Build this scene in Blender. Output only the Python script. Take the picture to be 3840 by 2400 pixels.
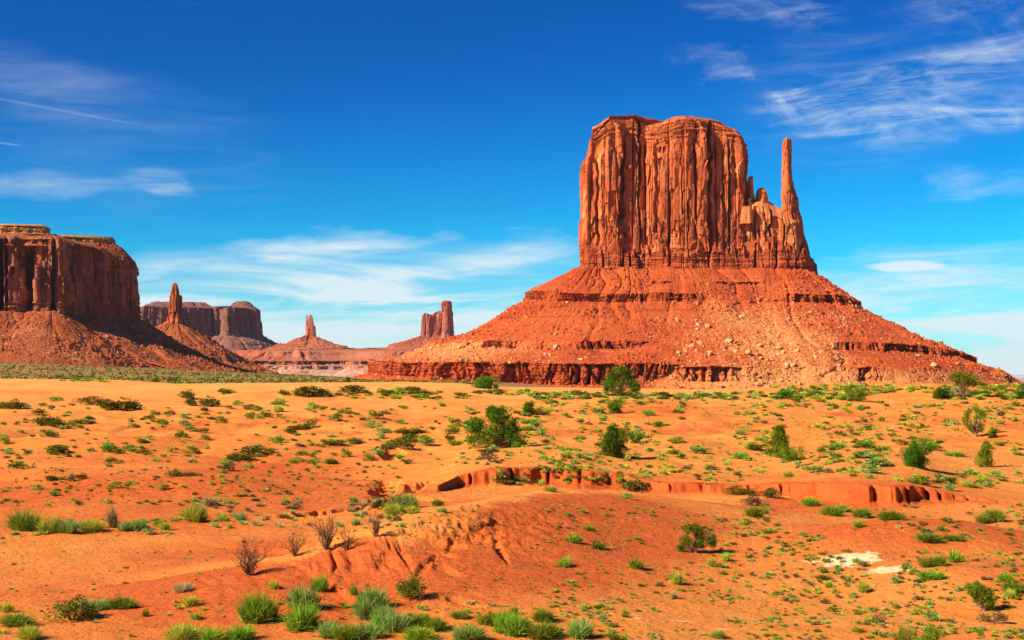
import bpy, math, random
import numpy as np
R = math.radians
sc = bpy.context.scene
COL = sc.collection
for o in list(bpy.data.objects): bpy.data.objects.remove(o)

# ------------------------------------------------------------------ camera
F = 5275.0          # focal length in photograph pixels (photo is 3840 wide)
CX, HY = 1920.0, 1425.0
cam = bpy.data.objects.new('camera', bpy.data.cameras.new('camera')); COL.objects.link(cam)
cam.data.sensor_width = 36; cam.data.lens = 36 * F / 3840
cam.data.shift_y = (HY - 1200) / 3840
cam.data.clip_start = .5; cam.data.clip_end = 200000
cam.location = (0, 0, 0); cam.rotation_euler = (R(90), 0, 0)
sc.camera = cam

# ------------------------------------------------------------------ light
SUN_EL, SUN_AZ = 34.0, 25.0         # azimuth: degrees behind the camera plane, sun on the left
sv = (-math.cos(R(SUN_EL))*math.cos(R(SUN_AZ)), -math.cos(R(SUN_EL))*math.sin(R(SUN_AZ)), math.sin(R(SUN_EL)))
sl = bpy.data.lights.new('sun', 'SUN'); sl.energy = 5.0; sl.angle = R(.5); sl.color = (1, .91, .74)
so = bpy.data.objects.new('sun', sl); COL.objects.link(so); so.location = (0, 0, 60)
from mathutils import Vector
so.rotation_euler = Vector(sv).to_track_quat('Z', 'Y').to_euler()
sc.view_settings.view_transform = 'Standard'; sc.view_settings.look = 'None'
sc.view_settings.gamma = 1; sc.view_settings.exposure = 0.64
sc.render.engine = 'CYCLES'
sc.cycles.max_bounces = 4; sc.cycles.diffuse_bounces = 1; sc.cycles.transparent_max_bounces = 6

# ------------------------------------------------------------------ node helper
class NT:
    def __init__(s, tree): s.t = tree; s.n = tree.nodes; s.l = tree.links
    def put(s, sock, v):
        if isinstance(v, bpy.types.NodeSocket): s.l.new(v, sock)
        elif isinstance(v, (tuple, list)) and len(v) == 3 and sock.type == 'RGBA': sock.default_value = (*v, 1)
        else: sock.default_value = v
    def m(s, op, a, b=None, c=None, clamp=False):
        n = s.n.new('ShaderNodeMath'); n.operation = op; n.use_clamp = clamp
        for i, v in enumerate((a, b, c)):
            if v is not None: s.put(n.inputs[i], v)
        return n.outputs[0]
    def mix(s, f, a, b, blend='MIX'):
        n = s.n.new('ShaderNodeMix'); n.data_type = 'RGBA'; n.blend_type = blend; n.clamp_factor = True
        s.put(n.inputs[0], f); s.put(n.inputs[6], a); s.put(n.inputs[7], b)
        return n.outputs[2]
    def noise(s, vec, scale=1, detail=4, rough=.55, dist=0, out=0):
        n = s.n.new('ShaderNodeTexNoise'); s.put(n.inputs['Vector'], vec)
        n.inputs['Scale'].default_value = scale; n.inputs['Detail'].default_value = detail
        n.inputs['Roughness'].default_value = rough; n.inputs['Distortion'].default_value = dist
        return n.outputs[out]
    def ramp(s, v, lo, hi):
        n = s.n.new('ShaderNodeMapRange'); n.interpolation_type = 'SMOOTHSTEP'
        s.put(n.inputs[0], v); n.inputs[1].default_value = lo; n.inputs[2].default_value = hi
        return n.outputs[0]
    def scale(s, vec, sx, sy, sz):
        n = s.n.new('ShaderNodeMapping'); s.put(n.inputs[0], vec); n.inputs['Scale'].default_value = (sx, sy, sz)
        return n.outputs[0]
    def attr(s, name, out='Fac'):
        n = s.n.new('ShaderNodeAttribute'); n.attribute_name = name; return n.outputs[out]
    def new(s, t): return s.n.new(t)

# ------------------------------------------------------------------ world / sky
w = bpy.data.worlds.new('World'); sc.world = w; w.use_nodes = True
t = NT(w.node_tree); t.n.clear()
sky = t.new('ShaderNodeTexSky'); sky.sky_type = 'NISHITA'; sky.sun_disc = False
sky.sun_elevation = R(SUN_EL); sky.sun_rotation = math.atan2(sv[0], sv[1])
sky.air_density = 1.0; sky.dust_density = .3; sky.ozone_density = 3.0; sky.altitude = 1700
tc = t.new('ShaderNodeTexCoord'); sp = t.new('ShaderNodeSeparateXYZ'); t.l.new(tc.outputs['Generated'], sp.inputs[0])
dx, dy, dz = sp.outputs
az = t.m('ARCTAN2', dx, dy); el = t.m('ARCSINE', dz)
dn = t.new('ShaderNodeSeparateColor')
_c0 = t.new('ShaderNodeCombineXYZ'); t.put(_c0.inputs[0], t.m('MULTIPLY', az, 10)); t.put(_c0.inputs[1], t.m('MULTIPLY', el, 30))
t.l.new(t.noise(_c0.outputs[0], 1, 6, .65, 0, 1), dn.inputs[0])
azd = t.m('ADD', az, t.m('MULTIPLY', t.m('SUBTRACT', dn.outputs[0], .5), .13)); eld = t.m('ADD', el, t.m('MULTIPLY', t.m('SUBTRACT', dn.outputs[1], .5), .045))
def AZ(px): return math.atan((px-CX)/F)
def EL(py, px=CX): return math.atan((HY-py)/F*math.cos(AZ(px)))
hs = t.new('ShaderNodeHueSaturation'); t.l.new(sky.outputs[0], hs.inputs['Color'])
hs.inputs['Saturation'].default_value = 1.5; hs.inputs['Value'].default_value = 1.0; hs.inputs['Hue'].default_value = .508
base = hs.outputs[0]
# deep polarised blue with height, stronger on the left
k = t.ramp(t.m('ADD', el, t.m('MULTIPLY', az, -.10)), .03, .27)
base = t.mix(t.m('MULTIPLY', k, 1.0), base, t.mix(1.0, base, (.0, .50, .70), 'MULTIPLY'))
k2 = t.ramp(el, .12, -.01)
base = t.mix(1.0, base, t.mix(k2, (.12, 1.20, 1.22), (.30, 1.0, 1.05)), 'MULTIPLY')
cv = t.new('ShaderNodeCombineXYZ'); t.put(cv.inputs[0], az); t.put(cv.inputs[1], el)
uv = cv.outputs[0]
def rotuv(deg, sx, sy, off=0):
    n = t.new('ShaderNodeMapping'); n.inputs['Rotation'].default_value = (0, 0, R(deg)); t.put(n.inputs[0], uv)
    m2 = t.new('ShaderNodeMapping'); m2.inputs['Scale'].default_value = (sx, sy, 1); m2.inputs['Location'].default_value = (off, off*.7, off*.3)
    t.put(m2.inputs[0], n.outputs[0]); return m2.outputs[0]
def ell(px, py, rx, ry, deg=0, soft=1.3, ds=True):
    u0, v0 = AZ(px), EL(py, px); c, s_ = math.cos(R(deg)), math.sin(R(deg))
    du = t.m('SUBTRACT', azd if ds else az, u0); dv = t.m('SUBTRACT', eld if ds else el, v0)
    a = t.m('DIVIDE', t.m('ADD', t.m('MULTIPLY', du, c), t.m('MULTIPLY', dv, s_)), rx/F)
    b = t.m('DIVIDE', t.m('SUBTRACT', t.m('MULTIPLY', dv, c), t.m('MULTIPLY', du, s_)), ry/F)
    q = t.m('ADD', t.m('POWER', t.m('ABSOLUTE', a), 2), t.m('POWER', t.m('ABSOLUTE', b), 2))
    return t.m('POWER', t.m('SUBTRACT', 1, q, clamp=True), soft)
def add(*v):
    r = v[0]
    for x in v[1:]: r = t.m('ADD', r, x)
    return r
def mul(a, b): return t.m('MULTIPLY', a, b)
wisp = t.ramp(t.noise(rotuv(0, 5, 42, 3), 1, 7, .58, .6), .40, .66)          # long level veils
wisp2 = t.ramp(t.noise(rotuv(-6, 9, 60, 9), 1, 7, .62, .8), .42, .72)
low = mul(add(mul(ell(1330, 1120, 1450, 270, 2, .8), 1.05), mul(ell(3700, 1280, 1150, 360, 0, .8), 1.25)), add(mul(wisp, .75), mul(wisp2, .35), .12))
fib = t.ramp(t.noise(rotuv(-4, 8, 62, 5), 1, 8, .64, .9), .42, .74)
fib2 = t.ramp(t.noise(rotuv(18, 14, 30, 15), 1, 8, .66, 1.4), .42, .72)
hi = mul(add(ell(3150, 425, 400, 75, -9), mul(ell(3600, 440, 480, 95, 5), .9), mul(ell(3500, 270, 700, 100, 8), .95),
             mul(ell(2880, 40, 400, 80, -10), .75), mul(ell(3760, 10, 380, 70, -4), .8), mul(ell(2660, 235, 190, 75, -6), .9),
             mul(ell(3700, 690, 260, 80, -6), .55), mul(ell(2950, 350, 120, 50, 20), .6), mul(ell(3700, 90, 150, 50, 0), .45),
             mul(ell(3350, 330, 700, 330, 3), .28)), add(mul(fib, .9), mul(fib2, .45)))
lf = mul(add(mul(ell(150, 680, 420, 65, 2), .55), mul(ell(590, 680, 200, 60, -12), .75), mul(ell(150, 350, 520, 150, -8), .22), mul(ell(500, 560, 700, 300, -10), .16)), add(mul(fib, .7), mul(wisp, .5)))
lens = mul(t.ramp(t.m('ADD', ell(3395, 998, 165, 24, 0, 1, False), t.m('MULTIPLY', t.m('SUBTRACT', t.noise(rotuv(0, 40, 160, 2), 1, 4), .5), .5)), .05, .8), .8)
cum = add(mul(t.ramp(add(ell(3675, 1338, 55, 30, 0, 1, False), mul(t.noise(uv, 160, 4), .8)), .75, 1.1), 1.0), mul(t.ramp(add(ell(3815, 1345, 30, 18, 0, 1, False), mul(t.noise(uv, 160, 4), .8)), .8, 1.15), .9))
trail = add(mul(t.ramp(ell(180, 405, 330, 6, -7.5, .5, False), 0, 1), .09), mul(t.ramp(ell(20, 538, 60, 4, -5, .5, False), 0, 1), .16))
hz = mul(t.ramp(el, .06, -.005), .34)
cl = t.m('MINIMUM', add(mul(low, 1.22), mul(hi, .55), mul(lf, .55), lens, cum, trail, hz), .88)
cl = mul(cl, t.m('GREATER_THAN', dy, 0))
base = t.mix(cl, base, (6.6, 7.4, 7.7))
bg = t.new('ShaderNodeBackground'); t.put(bg.inputs[0], base); bg.inputs[1].default_value = .080
out = t.new('ShaderNodeOutputWorld'); t.l.new(bg.outputs[0], out.inputs[0])

# ------------------------------------------------------------------ numpy noise
def _h(ix, iy, iz, seed):
    h = (ix.astype(np.int64)*374761393 + iy.astype(np.int64)*668265263 + iz.astype(np.int64)*2147483647 + seed*974634777) & 0xffffffff
    h = ((h ^ (h >> 13))*1274126177) & 0xffffffff
    h = ((h ^ (h >> 16))*2246822519) & 0xffffffff
    return ((h ^ (h >> 15)) & 0xffffff)/float(0xffffff)
def vn(x, y, z=0., seed=0):
    x, y, z = np.broadcast_arrays(np.asarray(x, float), np.asarray(y, float), np.asarray(z, float))
    ix, iy, iz = np.floor(x), np.floor(y), np.floor(z)
    fx, fy, fz = x-ix, y-iy, z-iz
    fx = fx*fx*(3-2*fx); fy = fy*fy*(3-2*fy); fz = fz*fz*(3-2*fz)
    flat = not np.any(fz)
    def pl(k):
        a = _h(ix, iy, iz+k, seed); b = _h(ix+1, iy, iz+k, seed); c = _h(ix, iy+1, iz+k, seed); d = _h(ix+1, iy+1, iz+k, seed)
        return (a+(b-a)*fx)*(1-fy) + (c+(d-c)*fx)*fy
    p0 = pl(0)
    if flat: return p0*2-1
    return (p0+(pl(1)-p0)*fz)*2-1
def fbm(x, y, z=0., oct=4, seed=0, rough=.5):
    s, a, n = 0., 1., 0.
    for i in range(oct):
        s = s + a*vn(x*2**i+i*7.3, y*2**i+i*3.1, z*2**i, seed+i); n += a; a *= rough
    return s/n
def vor(x, y, seed=0, jit=.85):
    """2-D cells: returns (random value of nearest cell, F2-F1, second random, dx, dy, F1)"""
    ix, iy = np.floor(x), np.floor(y)
    z0 = np.zeros_like(ix)
    f1 = np.full(x.shape, 9.); f2 = np.full(x.shape, 9.); v = np.zeros(x.shape); v2 = np.zeros(x.shape); ddx = np.zeros(x.shape); ddy = np.zeros(x.shape)
    for i in (-1, 0, 1):
        for j in (-1, 0, 1):
            cx_, cy_ = ix+i, iy+j
            px = cx_+.5+jit*(_h(cx_, cy_, z0, seed)-.5); py = cy_+.5+jit*(_h(cx_, cy_, z0+1, seed)-.5)
            ex, ey = x-px, y-py
            d = np.sqrt(ex*ex+ey*ey); c = _h(cx_, cy_, z0+2, seed); c2 = _h(cx_, cy_, z0+3, seed)
            near = d < f1
            f2 = np.where(near, f1, np.minimum(f2, d))
            v = np.where(near, c, v); v2 = np.where(near, c2, v2); ddx = np.where(near, ex, ddx); ddy = np.where(near, ey, ddy); f1 = np.where(near, d, f1)
    return v, f2-f1, v2, ddx, ddy, f1
def sm(a, b, x):
    t_ = np.clip((x-a)/(b-a), 0, 1); return t_*t_*(3-2*t_)

# ------------------------------------------------------------------ object helpers
def mesh_np(name, V, Q=None, T=None, mat=None, smooth=False, attrs=None, parent=None, loc=None, midx=None):
    me = bpy.data.meshes.new(name)
    V = np.asarray(V, np.float64)
    if loc is not None: V = V - np.asarray(loc)
    nq = 0 if Q is None else len(Q); nt = 0 if T is None else len(T)
    me.vertices.add(len(V)); me.vertices.foreach_set('co', V.astype(np.float32).ravel())
    me.loops.add(nq*4+nt*3); me.polygons.add(nq+nt)
    idx = []; st = []
    if nq: idx.append(np.asarray(Q).ravel()); st.append(np.arange(nq)*4)
    if nt: idx.append(np.asarray(T).ravel()); st.append(nq*4+np.arange(nt)*3)
    me.loops.foreach_set('vertex_index', np.concatenate(idx).astype(np.int32))
    me.polygons.foreach_set('loop_start', np.concatenate(st).astype(np.int32))
    me.polygons.foreach_set('use_smooth', np.full(nq+nt, smooth))
    if mat is not None: me.materials.append(mat)
    me.update(calc_edges=True)
    for k_, a in (attrs or {}).items():
        at = me.attributes.new(k_, 'FLOAT', 'POINT'); at.data.foreach_set('value', np.asarray(a, np.float32).ravel())
    o = bpy.data.objects.new(name, me); COL.objects.link(o)
    if loc is not None and parent is None: o.location = loc
    if parent is not None: o.parent = parent
    return o
def tag(o, label=None, cat=None, group=None, kind=None):
    for a, b in (('label', label), ('category', cat), ('group', group), ('kind', kind)):
        if b: o[a] = b
    return o
def empty(name, loc):
    e = bpy.data.objects.new(name, None); e.location = loc; e.empty_display_size = .5; COL.objects.link(e); return e
def W(px, py, D): return np.array([(px-CX)/F*D, D, (HY-py)/F*D])

# ------------------------------------------------------------------ materials
def mat(name):
    m = bpy.data.materials.new(name); m.use_nodes = True; n = NT(m.node_tree); n.n.clear()
    b = n.new('ShaderNodeBsdfPrincipled'); b.inputs['Roughness'].default_value = .95; b.inputs['Specular IOR Level'].default_value = .08
    o = n.new('ShaderNodeOutputMaterial'); n.l.new(b.outputs[0], o.inputs[0]); n.b = b
    n.co = n.new('ShaderNodeTexCoord').outputs['Object']
    return m, n
def bump(n, h, dist, strength=1.0):
    k_ = n.new('ShaderNodeBump'); k_.inputs['Distance'].default_value = dist; k_.inputs['Strength'].default_value = strength
    n.put(k_.inputs['Height'], h); n.l.new(k_.outputs[0], n.b.inputs['Normal'])

def rock_mat(name, c1, c2, dark, tan, s=1.0, strata=.5, varn=.6, bmp=.6):
    m, n = mat(name)
    a = n.noise(n.scale(n.co, .03*s, .03*s, .012*s), 1, 5, .6)
    col = n.mix(n.ramp(a, .35, .65), c1, c2)
    st = n.noise(n.scale(n.co, .006*s, .006*s, .42*s), 1, 4, .6)
    col = n.mix(n.m('MULTIPLY', n.ramp(st, .48, .70), strata), col, dark)
    vs = n.noise(n.scale(n.co, .16*s, .16*s, .014*s), 1, 5, .6, .8)
    col = n.mix(n.m('MULTIPLY', n.ramp(vs, .50, .72), varn), col, dark)
    bp = n.noise(n.scale(n.co, .035*s, .035*s, .022*s), 2.1, 3, .5, 1.2)
    col = n.mix(n.m('MULTIPLY', n.ramp(bp, .54, .66), varn*.8), col, dark)
    tp = n.noise(n.scale(n.co, .045*s, .045*s, .02*s), 1.7, 4, .6, .5)
    col = n.mix(n.m('MULTIPLY', n.ramp(tp, .56, .70), .65), col, tan)
    fine = n.noise(n.co, .9*s, 4, .65)
    col = n.mix(n.ramp(fine, .45, .85), col, n.mix(.4, col, tan))
    n.put(n.b.inputs['Base Color'], col)
    bump(n, n.m('ADD', n.noise(n.scale(n.co, .5*s, .5*s, .35*s), 1, 6, .7), n.m('MULTIPLY', n.noise(n.scale(n.co, .05*s, .05*s, 1.2*s), 1, 3, .6), .5)), 2.0/s, bmp)
    return m
M_CLIFF = rock_mat('red_sandstone', (.52, .105, .030), (.66, .165, .050), (.19, .046, .024), (.92, .38, .12), 1, .25, .85, .4)
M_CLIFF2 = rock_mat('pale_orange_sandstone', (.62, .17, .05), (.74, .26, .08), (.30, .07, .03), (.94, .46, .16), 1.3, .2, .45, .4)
M_PLINTH = rock_mat('bedded_sandstone', (.46, .085, .026), (.56, .12, .036), (.20, .04, .02), (.74, .24, .08), 1, .5, .5, .4)
M_MESA = rock_mat('shade_darkened_mesa_sandstone', (.36, .09, .034), (.48, .14, .055), (.13, .045, .03), (.60, .26, .11), .8, .35, .9, .4)  # base colour lowered to deepen the shade on the mesa's right wall
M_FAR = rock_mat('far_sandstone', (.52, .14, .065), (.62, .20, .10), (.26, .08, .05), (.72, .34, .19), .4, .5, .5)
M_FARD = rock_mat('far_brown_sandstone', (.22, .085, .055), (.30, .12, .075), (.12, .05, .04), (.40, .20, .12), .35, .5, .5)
M_CAP = rock_mat('yellow_caprock', (.52, .21, .065), (.60, .30, .09), (.26, .07, .03), (.72, .44, .14), 1, .8, .5)

def talus_mat(name, red1, red2, tan, s=1.0, dk=(.26, .055, .022)):
    m, n = mat(name)
    a = n.noise(n.co, .02*s, 5, .6)
    col = n.mix(n.ramp(a, .35, .65), red1, red2)
    st = n.noise(n.scale(n.co, .004*s, .004*s, .5*s), 1, 4, .65)
    col = n.mix(n.m('MULTIPLY', n.ramp(st, .50, .68), .45), col, dk)
    r = n.attr('rub')
    sp1 = n.noise(n.co, .33*s, 5, .75)
    spk = n.ramp(n.m('ADD', sp1, n.m('MULTIPLY', r, .22)), .60, .70)
    col = n.mix(n.m('MULTIPLY', spk, n.m('ADD', .45, n.m('MULTIPLY', r, .5))), col, tan)
    gr = n.ramp(n.m('ADD', n.noise(n.co, .55*s, 4, .7, 1.0), n.m('MULTIPLY', n.attr('scrub'), .2)), .80, .86)
    col = n.mix(n.m('MULTIPLY', gr, .8), col, (.12, .14, .03))
    st_ = n.attr('steep')
    col = n.mix(n.m('MULTIPLY', st_, .5), col, n.mix(n.ramp(n.noise(n.co, .15*s, 4, .6), .4, .6), dk, red2))
    n.put(n.b.inputs['Base Color'], col)
    bump(n, n.noise(n.co, .45*s, 6, .75), 2.2/s, .9)
    return m
M_TALUS = talus_mat('red_talus', (.55, .085, .022), (.66, .125, .032), (.80, .30, .09))
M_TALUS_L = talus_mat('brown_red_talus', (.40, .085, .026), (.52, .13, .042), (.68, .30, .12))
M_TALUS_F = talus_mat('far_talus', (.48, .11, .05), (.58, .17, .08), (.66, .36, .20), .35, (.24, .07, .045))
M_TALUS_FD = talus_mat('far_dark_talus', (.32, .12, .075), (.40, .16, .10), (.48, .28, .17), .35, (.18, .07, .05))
M_PLAT = talus_mat('terrace_rock', (.50, .12, .055), (.60, .20, .10), (.76, .42, .25), .35, (.26, .07, .05))

# ground
mg, n = mat('desert_ground')
big = n.noise(n.co, .045, 5, .6, .3); med = n.noise(n.co, .35, 5, .62); fine = n.noise(n.co, 2.6, 5, .7)
red = n.attr('red')
f = n.ramp(n.m('ADD', n.m('ADD', n.m('MULTIPLY', big, .55), n.m('MULTIPLY', med, .45)), n.m('MULTIPLY', red, .35)), .42, .74)
tanc = n.mix(n.ramp(med, .3, .7), (.88, .245, .036), (.90, .33, .066))
redc = n.mix(n.ramp(fine, .3, .7), (.62, .105, .020), (.78, .165, .034))
col = n.mix(f, tanc, redc)
col = n.mix(n.m('MULTIPLY', n.ramp(fine, .56, .80), .45), col, (.50, .12, .035))
col = n.mix(n.ramp(red, .95, 1.5), col, n.mix(n.ramp(med, .3, .7), (.50, .075, .015), (.70, .14, .028)))
# litter flecks
flk = n.ramp(n.noise(n.scale(n.co, 5, 5, 5), 1, 3, .8), .68, .74)
col = n.mix(n.m('MULTIPLY', flk, n.m('MULTIPLY', n.m('SUBTRACT', 1, n.attr('sand')), .5)), col, (.26, .13, .04))
col = n.mix(n.attr('sand'), col, n.mix(n.ramp(n.noise(n.co, .12, 3, .5), .3, .7), (.90, .30, .050), (.92, .37, .085)))
pl = n.ramp(n.m('ADD', n.attr('pale'), n.m('MULTIPLY', n.m('SUBTRACT', n.noise(n.scale(n.co, .9, 1.6, 1), 1, 6, .7, 1.0), .5), 2.2)), .40, .62)
col = n.mix(pl, col, (.90, .74, .36))
vg = n.mix(n.ramp(n.noise(n.co, .02, 4, .6), .42, .6), (.32, .19, .06), (.52, .16, .05))
vg = n.mix(n.ramp(n.noise(n.scale(n.co, .3, .12, .3), 1, 4, .8), .50, .66), vg, (.15, .16, .04))
col = n.mix(n.attr('green'), col, vg)
n.put(n.b.inputs['Base Color'], col)
hgt = n.m('ADD', n.m('MULTIPLY', n.noise(n.co, 3.2, 6, .72), 1.0), n.m('MULTIPLY', n.noise(n.co, .6, 4, .6), 1.2))
hgt = n.m('MULTIPLY', hgt, n.m('SUBTRACT', 1, n.m('MULTIPLY', n.attr('sand'), .93)))
bump(n, hgt, .24, .85)
M_GROUND = mg

def leaf_mat(name, dark, light, trans=.25):
    m = bpy.data.materials.new(name); m.use_nodes = True; n = NT(m.node_tree); n.n.clear()
    tone = n.attr('tone'); oi = n.new('ShaderNodeObjectInfo').outputs['Random']
    col = n.mix(tone, dark, light)
    hsv = n.new('ShaderNodeHueSaturation'); n.put(hsv.inputs['Color'], col)
    n.put(hsv.inputs['Value'], n.m('ADD', .82, n.m('MULTIPLY', oi, .36))); n.put(hsv.inputs['Hue'], n.m('ADD', .488, n.m('MULTIPLY', oi, .02)))
    d = n.new('ShaderNodeBsdfDiffuse'); tr = n.new('ShaderNodeBsdfTranslucent'); mx = n.new('ShaderNodeMixShader'); mx.inputs[0].default_value = trans
    n.put(d.inputs[0], hsv.outputs[0]); n.put(tr.inputs[0], hsv.outputs[0])
    n.l.new(d.outputs[0], mx.inputs[1]); n.l.new(tr.outputs[0], mx.inputs[2])
    o = n.new('ShaderNodeOutputMaterial'); n.l.new(mx.outputs[0], o.inputs[0]); return m
LEAF = {
 'g': leaf_mat('green_leaves', (.10, .15, .012), (.34, .40, .035)),
 'b': leaf_mat('bright_green_leaves', (.11, .25, .015), (.40, .60, .05)),
 'y': leaf_mat('yellow_green_leaves', (.26, .32, .025), (.70, .70, .08)),
 'o': leaf_mat('olive_leaves', (.085, .10, .012), (.22, .21, .03)),
 's': leaf_mat('silver_sage_leaves', (.10, .27, .03), (.50, .64, .15)),
 'p': leaf_mat('straw_blades', (.36, .26, .08), (.76, .60, .24)),
 'r': leaf_mat('brown_twigs_leaves', (.16, .11, .045), (.34, .24, .09)),
}
CNAME = {'g': 'green', 'b': 'bright green', 'y': 'yellow-green', 'o': 'dark olive', 's': 'silvery green', 'p': 'straw yellow', 'r': 'brownish'}
M_JUN = {'d': leaf_mat('juniper_needles', (.035, .09, .008), (.20, .36, .02), .15),
         'm': leaf_mat('olive_juniper_needles', (.07, .12, .008), (.30, .42, .02), .15),
         'y': leaf_mat('yellow_juniper_needles', (.13, .17, .012), (.40, .42, .035), .2),
         'e': leaf_mat('emerald_needles', (.03, .12, .008), (.11, .36, .02), .15)}
mb, n = mat('grey_bark')
n.put(n.b.inputs['Base Color'], n.mix(n.noise(n.co, 6, 4, .6), (.15, .075, .035), (.42, .27, .14))); M_BARK = mb
mb, n = mat('dead_twigs'); n.put(n.b.inputs['Base Color'], n.mix(n.noise(n.co, 4, 3, .6), (.12, .055, .025), (.30, .17, .07))); M_TWIG = mb
def stone_mat(name, a, b):
    m, n = mat(name); oi = n.new('ShaderNodeObjectInfo').outputs['Random']
    c = n.mix(n.noise(n.co, .5, 4, .6), a, b); n.put(n.b.inputs['Base Color'], n.mix(n.m('MULTIPLY', oi, .4), c, b))
    bump(n, n.noise(n.co, 1.2, 5, .7), .6, .6); return m
M_ST1 = stone_mat('tan_boulder', (.68, .26, .09), (.82, .40, .16)); M_ST2 = stone_mat('red_boulder', (.50, .12, .04), (.68, .22, .08))

# ------------------------------------------------------------------ terrain height
CR = np.array([(-400, 1.0), (-122, .3), (-96, 0), (-82, -.95), (-65, -.75), (-27, -.45), (-14, -.75), (-1, -1.7), (30, -2.1), (56, -2.5), (70, -1.9), (94, -1.5), (122, -2.3), (400, -2)])
def gpx(px, py, z=-8.0):
    D = F*(-z)/(py-HY); return ((px-CX)/F*D, D)
_bk = [gpx(*p) for p in [(1500, 1835), (1640, 1850), (1718, 1827), (1835, 1820), (2025, 1817), (2205, 1827), (2337, 1824), (2519, 1841), (2680, 1843), (2917, 1856), (3114, 1877), (3233, 1897), (3352, 1900), (3441, 1893), (3590, 1891), (3840, 1900)]]
BX = np.array([-60]+[p[0] for p in _bk]+[80]); BY = np.array([_bk[0][1]]+[p[1] for p in _bk]+[_bk[-1][1]])
_bh = [(1560, 0), (1650, .35), (1718, .85), (1835, 1.15), (2152, 1.3), (2311, .9), (2417, .70), (2600, .62), (2850, .62), (3025, 1.0), (3173, 1.25), (3411, 1.15), (3560, .5), (3709, .16), (3840, 0)]
_bh = [(1000, 0), (1300, .12)] + _bh[1:]
BHX = np.linspace(-40, 45, 500); BH = np.interp(BHX, [(p[0]-CX)/F*100 for p in _bh], [p[1] for p in _bh]); _k = np.hanning(21); BH = np.convolve(np.pad(BH, 10, 'edge'), _k/_k.sum(), 'valid')
RIDGE = [(-15, 52, 0), (-9.2, 56.5, .9), (-4.6, 57.5, 1.85), (-3.0, 61, 2.25), (-.2, 69, 2.25), (2.8, 78, 1.95), (7.5, 85, 1.0), (13, 90, 0)]
def tr(p0, p1, w_, d_): return (gpx(*p0, -6.3), gpx(*p1, -6.8), w_, d_*.8)
TRENCH = [tr((1610, 2030), (1680, 2085), .50, .65), tr((1650, 2060), (1725, 2125), .26, .4), tr((1700, 2120), (1795, 2190), .20, .34), tr((1860, 2000), (1908, 2092), .14, .28), tr((1825, 1978), (1868, 2000), .2, .3), tr((1700, 2010), (1735, 2056), .13, .26), tr((1745, 2000), (1788, 2040), .12, .24), tr((1790, 1985), (1815, 2020), .12, .2), tr((1680, 2020), (1700, 2050), .12, .22),
          tr((1555, 2080), (1600, 2105), .2, .2), tr((1620, 2050), (1640, 2085), .15, .3), tr((1935, 1925), (1975, 1965), .12, .15), (gpx(1455, 1815), gpx(1440, 1890), 1.0, .9), (gpx(1500, 1850), gpx(1600, 1830), .9, .8), (gpx(1560, 1865), gpx(1640, 1880), .8, .8), (gpx(1460, 1885), gpx(1300, 1915), 1.3, .6),
          (gpx(1300, 1915), gpx(1050, 1935), 1.2, .35), (gpx(1450, 1735, -7.6), gpx(1475, 1700, -7.6), 1.2, .8), (gpx(1475, 1700, -7.6), gpx(1550, 1680, -7.6), .8, .5), (gpx(2830, 1690), gpx(2850, 1760), .3, .0)]
BUMPS = [(gpx(3560, 2060), 6.5, .85), (gpx(3700, 2200), 4.5, .45), (gpx(3300, 2080), 4, .3), (gpx(120, 1810), 7, .7), (gpx(560, 1830), 9, .8), (gpx(240, 1720), 12, .9), (gpx(820, 1855), 6, .45), (gpx(700, 1930), 5, .25),
         (gpx(1600, 1660, -6.8), 14, .7), (gpx(900, 1690, -7.5), 12, .6), (gpx(2700, 1680, -7.2), 14, .5), (gpx(1350, 2120), 3.5, .15), (gpx(2350, 2120), 6, -.25), (gpx(1850, 2300), 9, .15), (gpx(950, 2260), 4, .2), (gpx(500, 2120), 10, -.2), (gpx(3000, 2250), 7, -.2)]
def segd(x, y, a, b):
    ax, ay = a[0], a[1]; bx, by = b[0], b[1]
    vx, vy = bx-ax, by-ay; L2 = vx*vx+vy*vy
    t_ = np.clip(((x-ax)*vx+(y-ay)*vy)/L2, 0, 1)
    ex, ey = x-ax-t_*vx, y-ay-t_*vy
    return np.sqrt(ex*ex+ey*ey), t_, np.sign(vx*ey-vy*ex)
def masks(x, y):
    crest = np.interp(x, CR[:, 0], CR[:, 1])
    sand = sm(255, 290, y+8*vn(x/12, y/12, 0, 5)+.10*np.minimum(x, 0)*0) * (1-sm(40, 75, x)) * (1-sm(380, 450, y))
    sand = np.maximum(sand, .5*sm(200, 250, y+14*vn(x/14, y/16, 0, 8))*(1-sm(-10, 20, x))*(1-sm(380, 450, y)))
    return crest, sand
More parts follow.
